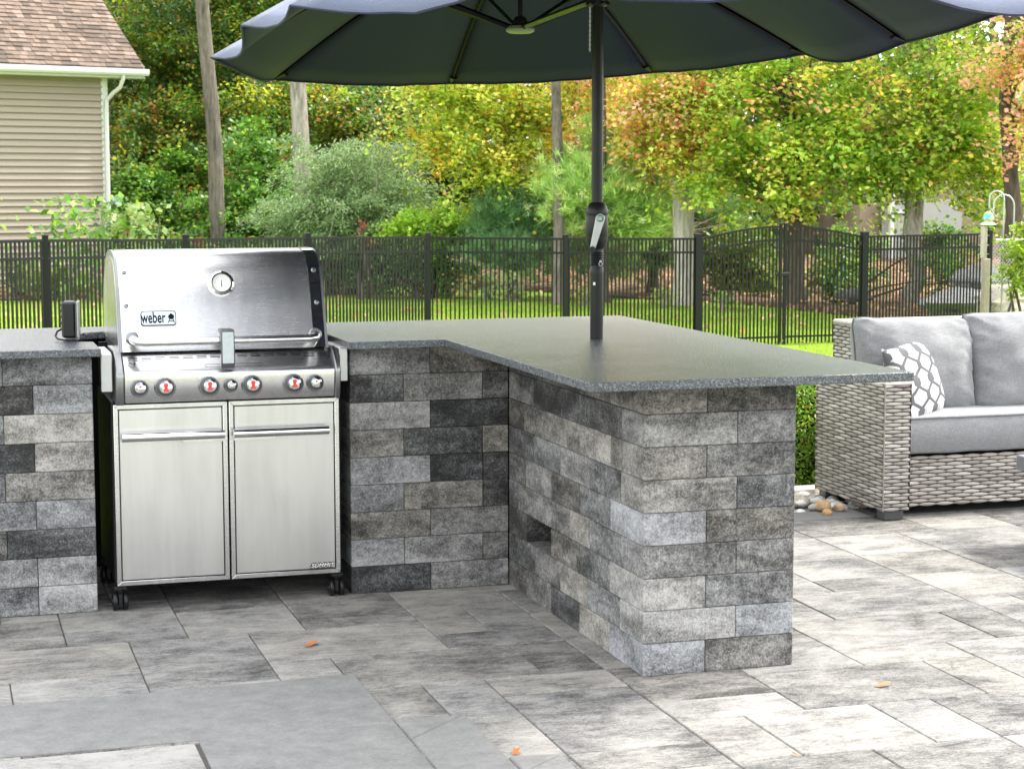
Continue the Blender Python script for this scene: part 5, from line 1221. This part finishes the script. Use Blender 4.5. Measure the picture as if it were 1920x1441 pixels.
shrub('understory_bush', 'brownish green bush low behind the left fence and the grill lid', 39, [(330, 470, 39, 70, 40), (420, 480, 39, 90, 40), (520, 490, 39, 60, 35)], BUSH, 120, 50, .10, 400, .45)
# arching silver-green shrub (long drooping sprays)
def spray_shrub(name, label, D, u0, v0, n_sp, pal, spread, height, leaf=.085):
    b_ = ground(u0, D); root = thing(name, label, 'shrub', b_, 'shrubs along the lawn edge'); Ps, Ns, Ds, Cs = [], [], [], []; mb = MB(); rd = np.random.default_rng(3)
    for k in range(n_sp):
        a = rd.uniform(0, 2*PI); reach = spread*rd.uniform(.2, 1.3); hgt = height*rd.uniform(.22, 1.12); s0 = np.array(b_)+np.array([rd.normal()*.25, rd.normal()*.25, 0])
        dv = np.array([math.cos(a), math.sin(a)*.7, 0]); m_ = 34; t = np.linspace(.25, 1, m_)[:, None]
        C_ = s0+dv*reach*t**1.15+np.array([0, 0, 1])*(hgt*np.sin(t*PI*.62)/math.sin(PI*.5)); C_[:, 2] += rd.normal(size=m_)*.03
        if k % 4 == 0: mb.tube([Vector(s0), Vector(C_[0]), Vector(C_[12]), Vector(C_[22]), Vector(C_[-1])], [.025, .018, .012, .008, .003], 5, cap=False)
        q = np.repeat(C_, 6, 0)+rd.normal(size=(m_*6, 3))*np.array([.08, .08, .05]); Ps.append(q); Ns.append(unit(rd.normal(size=(len(q), 3))*.55+np.array([0, -.35, .8])))
        Ds.append(dv+np.array([0, 0, -.7])+rd.normal(size=(len(q), 3))*.5); Cs.append(palette(len(q), pal, vary=.25))
    P, N, Dd, C = map(np.concatenate, (Ps, Ns, Ds, Cs)); into(npmesh('foliage', *leaf_quads(P, N, leaf*RNG.uniform(.7, 1.2, len(P)), C, .38, Dd), 'leaf'), root); into(mb.build('stems', 'bark_grey'), root)
spray_shrub('arching_shrub', 'large silvery green arching shrub left of centre with drooping sprays', 38, 680, 350, 300, [(4, (.25, .37, .18)), (3, (.38, .49, .29)), (2, (.14, .25, .09))], 1.55, 2.75)
spray_shrub('arching_shrub', 'lower grey-green drooping shrub at the left of the silvery one, near the pale trunk', 37.5, 600, 400, 150, [(4, (.23, .35, .16)), (3, (.35, .47, .25)), (2, (.13, .24, .08))], 1.3, 1.75)
shrub('rounded_shrub', 'bright lime green mounded shrub above the corner fence post', 36.5, [(820, 415, 36.5, 80, 30), (760, 440, 36.5, 50, 30), (870, 430, 36.5, 45, 35)], [(5, (.40, .60, .08)), (3, (.26, .45, .055)), (1, (.52, .66, .12))], 150, 55, .075, 815, .3)
shrub('rounded_shrub', 'glossy mid-green shrub low behind the corner fence post', 36, [(830, 490, 36, 70, 55), (760, 500, 36, 60, 40), (690, 490, 36.5, 60, 45)], [(4, (.055, .13, .025)), (3, (.10, .20, .04)), (1, (.18, .30, .06))], 150, 50, .09, 800, .35)
# pines
def pine(label, D, parts, pal, n_tuft, base_u, tuft=.17, top_z=4.0, needles=16, r0=.12):
    b_ = ground(base_u, D); root = thing('white_pine', label, 'pine tree', b_, 'pines behind the fence'); lv, K = foliage([part_(*p) for p in parts], n_tuft, 1, .1, pal, .1, 1, .45, False, .5)
    mid_ = K.mean(0); push = np.where(RNG.random(len(K)) < .3, RNG.uniform(1.05, 1.35, len(K)), RNG.uniform(.8, 1.05, len(K)))[:, None]; K = mid_+(K-mid_)*push; K[:, 2] = np.where(K[:, 2] < GZ+.3, GZ+.3, K[:, 2])
    Kp = K; n = len(Kp); cid = np.repeat(np.arange(n), needles); ax = unit(RNG.normal(size=(n, 3))*.45+np.array([0, -.25, .75])+unit(Kp-Kp.mean(0))*.8)
    d = unit(ax[cid]+RNG.normal(size=(len(cid), 3))*.48); L = tuft*RNG.uniform(.6, 1.15, len(cid))[:, None]; P = Kp[cid]+RNG.normal(size=(len(cid), 3))*.035
    sd_ = unit(np.cross(d, RNG.normal(size=(len(cid), 3))))*.0085; V = np.stack([P-sd_, P+sd_, P+d*L], 1).reshape(-1, 3); FA = np.arange(len(V)).reshape(-1, 3)
    C = palette(n, pal, vary=.25)[cid]*RNG.uniform(.85, 1.15, (len(cid), 1)); keep = V.copy(); keep[:, 2] = np.maximum(keep[:, 2], GZ+.05)
    into(npmesh('foliage', keep, FA, C, 'needle'), root); mb = MB(); limb_tree(mb, b_-Vector((0, 0, .1)), Vector((b_.x, b_.y, top_z)), r0, .02, [Vector(K[i]) for i in range(0, n, max(1, n//60))], .05, 4, .25, 8); into(mb.build('trunk', 'bark_brown', smooth=True), root)
pine('soft light green pine rising behind the parasol pole', 34.6, [(1120, 370, 34.6, 90, 60), (1075, 330, 34.6, 45, 40), (1160, 320, 34.8, 50, 50), (1190, 400, 34.6, 60, 45), (1120, 280, 35, 35, 40)], [(4, (.48, .66, .22)), (3, (.34, .54, .15)), (1, (.62, .74, .34))], 2500, 1130, .19, 3.6, 18)
pine('dark shaded pine right of the parasol pole, beside the pale grey maple trunk', 36.8, [(1215, 370, 36.8, 50, 70), (1230, 450, 36.6, 50, 60), (1340, 420, 39.5, 60, 60), (1130, 480, 36, 90, 40)], [(4, (.10, .22, .06)), (3, (.17, .31, .08)), (1, (.26, .26, .07))], 1900, 1225, .19, 3.6, 18)
pine('low blue-green pine between the lime shrub and the parasol pole', 35.8, [(960, 400, 35.8, 60, 50), (920, 430, 35.8, 40, 40), (1000, 430, 35.8, 50, 45), (960, 470, 35.5, 80, 35)], [(4, (.13, .27, .11)), (3, (.19, .35, .15)), (1, (.26, .42, .20))], 2100, 960, .17, 1.9, 18)
# low planting behind the fence
def clump_plant(name, label, u, v, D, h_px, n, leaf, pal, cat='plant', flowers=None, grp='low plants under the shrubs', flat=1.0, w=None):
    b_ = ground(u, D); root = thing(name, label, cat, b_, grp); H_ = h_px/3520*D; W_ = (w or h_px*.7)/3520*D
    P = np.array(b_)+np.stack([RNG.normal(size=n)*W_*.5, RNG.normal(size=n)*W_*.4, RNG.random(n)**.7*H_], 1); N = unit(RNG.normal(size=(n, 3))*.6+np.array([0, -.45, .7]))
    sets = [leaf_quads(P, N, leaf*RNG.uniform(.6, 1.25, n), palette(n, pal), .62)]
    into(npmesh('foliage', *merge(*sets), 'leaf'), root); mb = MB()
    for k in range(6): x, y = RNG.normal()*W_*.35, RNG.normal()*W_*.3; mb.tube([b_+Vector((x*.3, y*.3, -.05)), b_+Vector((x*.7, y*.7, H_*.5)), b_+Vector((x, y, H_*.85))], [.014, .01, .005], 5)
    into(mb.build('stems', 'bark_grey'), root)
    if flowers:
        for (du, dv, c_, r_) in flowers:
            p = at(u+du, v+dv, D-.3); m_ = 26; Pf = np.array(p)+RNG.normal(size=(m_, 3))*r_*.5; into(npmesh('flower_head', *leaf_quads(Pf, unit(RNG.normal(size=(m_, 3))+np.array([0, -.6, .5])), r_*.6*np.ones(m_), palette(m_, [(1, c_)]), .9), 'leaf'), root)
HYD = [(4, (.15, .32, .045)), (3, (.26, .42, .08)), (1, (.42, .52, .16)), (2, (.08, .18, .03))]
clump_plant('hydrangea', 'large-leaved bright green hydrangea against the beige siding, left of the corner board', 130, 450, 35.5, 195, 330, .19, HYD, 'shrub', [(62, 60, (.55, .16, .24), .09), (70, 92, (.45, .22, .50), .09)], 'hydrangeas by the house', w=90)
clump_plant('hydrangea', 'hydrangea with blue and white flower heads below the white downspout', 212, 440, 35.3, 195, 300, .17, HYD, 'shrub', [(4, -62, (.30, .36, .60), .09), (0, -34, (.75, .75, .70), .09), (2, -16, (.75, .75, .70), .08), (30, -2, (.60, .22, .20), .08)], 'hydrangeas by the house', w=55)
clump_plant('hydrangea', 'paler hydrangea right of the white downspout above the grill lid', 262, 450, 35.2, 180, 280, .17, [(4, (.30, .42, .14)), (3, (.38, .48, .22)), (1, (.16, .28, .06))], 'shrub', None, 'hydrangeas by the house', w=50)
shrub('boxwood', 'small round yellow-green boxwood seen through the left end of the fence', 35.6, [(110, 530, 35.6, 60, 32)], [(4, (.20, .30, .05)), (3, (.30, .38, .08)), (1, (.10, .18, .03))], 70, 60, .05, 110, .2)
shrub('boxwood', 'grey-green boxwood at the far left behind the fence', 35.9, [(30, 520, 35.9, 35, 35)], [(4, (.14, .22, .07)), (3, (.22, .30, .12))], 40, 60, .05, 30, .2)
for i, (u, v, D, h, n, lf, pl, lb) in enumerate([
    (878, 535, 35.6, 50, 130, .12, [(3, (.40, .42, .14)), (2, (.42, .26, .12))], 'fading yellow hosta left of centre behind the fence'),
    (960, 540, 34.8, 58, 170, .12, [(3, (.34, .40, .18)), (2, (.22, .30, .10))], 'pale green hosta clump in the middle behind the fence'),
    (915, 535, 35.4, 32, 30, .16, [(3, (.20, .34, .22))], 'single blue-green hosta between the two pale clumps'),
    (1095, 545, 33.6, 45, 120, .09, [(2, (.40, .30, .10)), (2, (.24, .30, .07))], 'brownish low plant just left of the parasol pole'),
    (1245, 548, 33, 40, 90, .10, [(3, (.34, .44, .10)), (1, (.14, .24, .05))], 'bright green low plant left of the pale grey maple trunk'),
    (1360, 555, 32.2, 38, 110, .09, [(3, (.14, .26, .05)), (2, (.26, .34, .08))], 'green low plant seen through the left gate leaf')]):
    clump_plant('hosta', lb, u, v, D, h, n, lf, pl)
shrub('understory_bush', 'tall green undergrowth seen through the left gate leaf', 36, [(1400, 480, 36, 60, 60), (1350, 500, 36, 40, 50), (1440, 530, 35.5, 40, 40)], [(3, (.12, .22, .04)), (3, (.24, .34, .06)), (1, (.36, .34, .08))], 120, 50, .09, 1400, .4)
shrub('understory_bush', 'dark green undergrowth between the gate and the forked maple', 34, [(1560, 520, 34, 45, 45), (1600, 480, 37, 60, 60), (1790, 510, 31.5, 60, 35), (1760, 450, 34, 50, 40)], BUSH+[(1.5, (.25, .34, .08))], 150, 50, .09, 1580, .4)
shrub('arborvitae', 'yellow-green feathery conifer at the right edge behind the chain-link fence', 25.2, [(1915, 500, 25.2, 28, 60), (1935, 450, 25.2, 30, 40)], [(4, (.40, .50, .08)), (3, (.26, .38, .05))], 120, 60, .045, 1925, .16, group='shrubs along the lawn edge')
shrub('red_leaved_shrub', 'small red leaved twiggy plant behind the fence below the silvery shrub', 35.6, [(680, 425, 35.6, 12, 10), (690, 450, 35.6, 10, 20)], [(4, (.40, .12, .09)), (1, (.5, .25, .12))], 7, 16, .06, 690, .12)
# boulders
for i, (u, v, D, r, sx, sy, sz, c_, lb) in enumerate([(1888, 572, 27.6, .50, 1.15, .9, .62, (.34, .31, .24), 'large cream boulder behind the chain-link fence'), (1800, 570, 29, .55, 1.35, .9, .42, (.26, .26, .26), 'flat grey boulder behind the right fence section'),
    (1850, 525, 30, .5, 1.3, 1, .45, (.22, .22, .22), 'grey ledge rock above the cream boulder'), (1600, 556, 33, .26, 1.3, 1, .5, (.10, .10, .10), 'dark rock right of the gate behind the fence'), (1905, 535, 31, .7, 1.2, 1, .5, (.28, .27, .25), 'pale rock at the right edge under the conifer')]):
    p = at(u, v, D); p.z = max(p.z, GZ+.1) if i != 2 else at(u, v, D).z; mb = MB(); stone_mesh(mb, p, r, sx, sy, sz, c_, 22, i*7+3)
    tag(mb.build('boulder', 'stone', smooth=True, loc=tuple(p)), lb, 'boulder', 'boulders at the wood edge')
# far wood as one mass
n = 95000; u = np.where(RNG.random(n) < .35, RNG.uniform(200, 900, n), RNG.uniform(-400, 2300, n)); D = RNG.uniform(52, 72, n); v = RNG.uniform(-420, 520, n)
base = np.array(CAM)+D[:, None]*(np.array(FW)+((u-960)/F)[:, None]*np.array(RT)-((v-720.5)/F)[:, None]*np.array(UP))
keep = ~((u < 480) & (v < 90) & (RNG.random(n) < .55)) & ~((u > 1600) & (v > 380) & (RNG.random(n) < .5)); base = base[keep]; n = len(base)
lump = np.array([mnoise.noise(Vector(p)*.22) for p in base]); sel = lump+RNG.random(n)*.5 > -.08; base = base[sel]; n = len(base)
base[:, 2] = np.maximum(base[:, 2], -.9)
tag(npmesh('distant_wood', *lobed(base, unit(RNG.normal(size=(n, 3))*.8+np.array([0, -.3, .6])), RNG.uniform(.28, .5, n), palette(n, [(5, (.045, .10, .022)), (3, (.08, .15, .03)), (1.5, (.16, .19, .03)), (.5, (.30, .22, .04))], vary=.35)), 'leaf'), kind='stuff')
# leaf litter on the lawn and mulch edge
n = 13000; x = RNG.uniform(-4, 22, n); y = RNG.uniform(16, 37, n); ey = np.array([edge_y(a) for a in x]); pr = np.where(y > ey, 1.0, .13+.35*np.exp(-(ey-y)/1.6)); k = RNG.random(n) < pr; x, y = x[k], y[k]; n = len(x)
P = np.stack([x, y, [gz(a, b)+(.16 if b > edge_y(a) else .05) for a, b in zip(x, y)]], 1)
tag(npmesh('scattered_leaves', *leaf_quads(P, unit(RNG.normal(size=(n, 3))*.35+np.array([0, -.2, 1])), RNG.uniform(.06, .13, n), palette(n, [(3, (.50, .30, .16)), (3, (.38, .20, .10)), (2, (.60, .42, .24)), (1, (.60, .28, .06))]), .8), 'leaf'), kind='stuff')
for (u, v, lb) in ((766, 582, 'orange leaf on the lawn behind the corner fence post'), (1503, 612, 'tan leaf on the lawn seen through the right gate leaf')):
    p = onz(u, v, -.69); mb = MB(); s = .09; mb.add([p+Vector(q)*s for q in ((-1, 0, .2), (-.3, -.6, .4), (.5, -.7, .2), (1, 0, .35), (.4, .7, .6), (-.4, .6, .4))], [(0, 1, 2, 3), (0, 3, 4, 5)]); tag(mb.build('fallen_leaf', 'leaf_orange' if u < 900 else 'leaf_brown', loc=tuple(p)), lb, 'leaf', 'single leaves on the lawn')
# grass blades on the near part of the lawn that shows
n = 90000; x = RNG.uniform(-4, 16, n); y = 5+RNG.random(n)**1.3*22; P = np.stack([x, y, [gz(a, b) for a, b in zip(x, y)]], 1); sd_ = unit(RNG.normal(size=(n, 3))*np.array([1, 1, 0]))*(.004+.0002*y)[:, None]
d = unit(RNG.normal(size=(n, 3))*.35+np.array([0, 0, 1]))*(.05*RNG.uniform(.6, 1.3, n))[:, None]; V = np.stack([P-sd_, P+sd_, P+d], 1).reshape(-1, 3)
tag(npmesh('grass', V, np.arange(3*n).reshape(n, 3), palette(n, [(3, (.27, .43, .03)), (2, (.38, .52, .06)), (1, (.17, .30, .02))]), 'leaf'), kind='stuff')

# ------------------------------------------------------------------ light
SUN_EL, SUN_AZ = R(50), R(86.0)       # azimuth clockwise from +Y
w = bpy.data.worlds.new('World'); SC.world = w; w.use_nodes = True; nt = w.node_tree; nt.nodes.clear()
sky = nt.nodes.new('ShaderNodeTexSky'); sky.sky_type = 'NISHITA'; sky.sun_disc = False; sky.sun_elevation = SUN_EL; sky.sun_rotation = SUN_AZ; sky.dust_density = 3.5; sky.air_density = 1.2
hsv = nt.nodes.new('ShaderNodeHueSaturation'); hsv.inputs['Saturation'].default_value = .45; bg = nt.nodes.new('ShaderNodeBackground'); bg.inputs[1].default_value = .15; out = nt.nodes.new('ShaderNodeOutputWorld')
nt.links.new(sky.outputs[0], hsv.inputs['Color']); g = G(nt); tc = g.n('ShaderNodeTexCoord').outputs['Generated']
cl_ = g.ramp(g.noise(g.map(tc, (1, 1, 2.2)), 2.1, 7, .6, .3), [(.36, 0.0), (.56, 1.0)])
g.put(bg.inputs[0], g.mix(g.math('MULTIPLY', cl_, .85), hsv.outputs[0], (12.6, 12.7, 12.8))); nt.links.new(bg.outputs[0], out.inputs[0])
sl = bpy.data.lights.new('sun', 'SUN'); sl.energy = 2.75; sl.angle = R(9); sl.color = (1, .95, .87); so_ = bpy.data.objects.new('sun', sl); COL.objects.link(so_)
sdir = Vector((math.sin(SUN_AZ)*math.cos(SUN_EL), math.cos(SUN_AZ)*math.cos(SUN_EL), math.sin(SUN_EL))); so_.rotation_euler = sdir.to_track_quat('Z', 'Y').to_euler()
SC.view_settings.view_transform = 'Standard'; SC.view_settings.look = 'None'; SC.view_settings.exposure = 1.25; SC.view_settings.gamma = 1
SC.cycles.max_bounces = 8; SC.cycles.transparent_max_bounces = 8
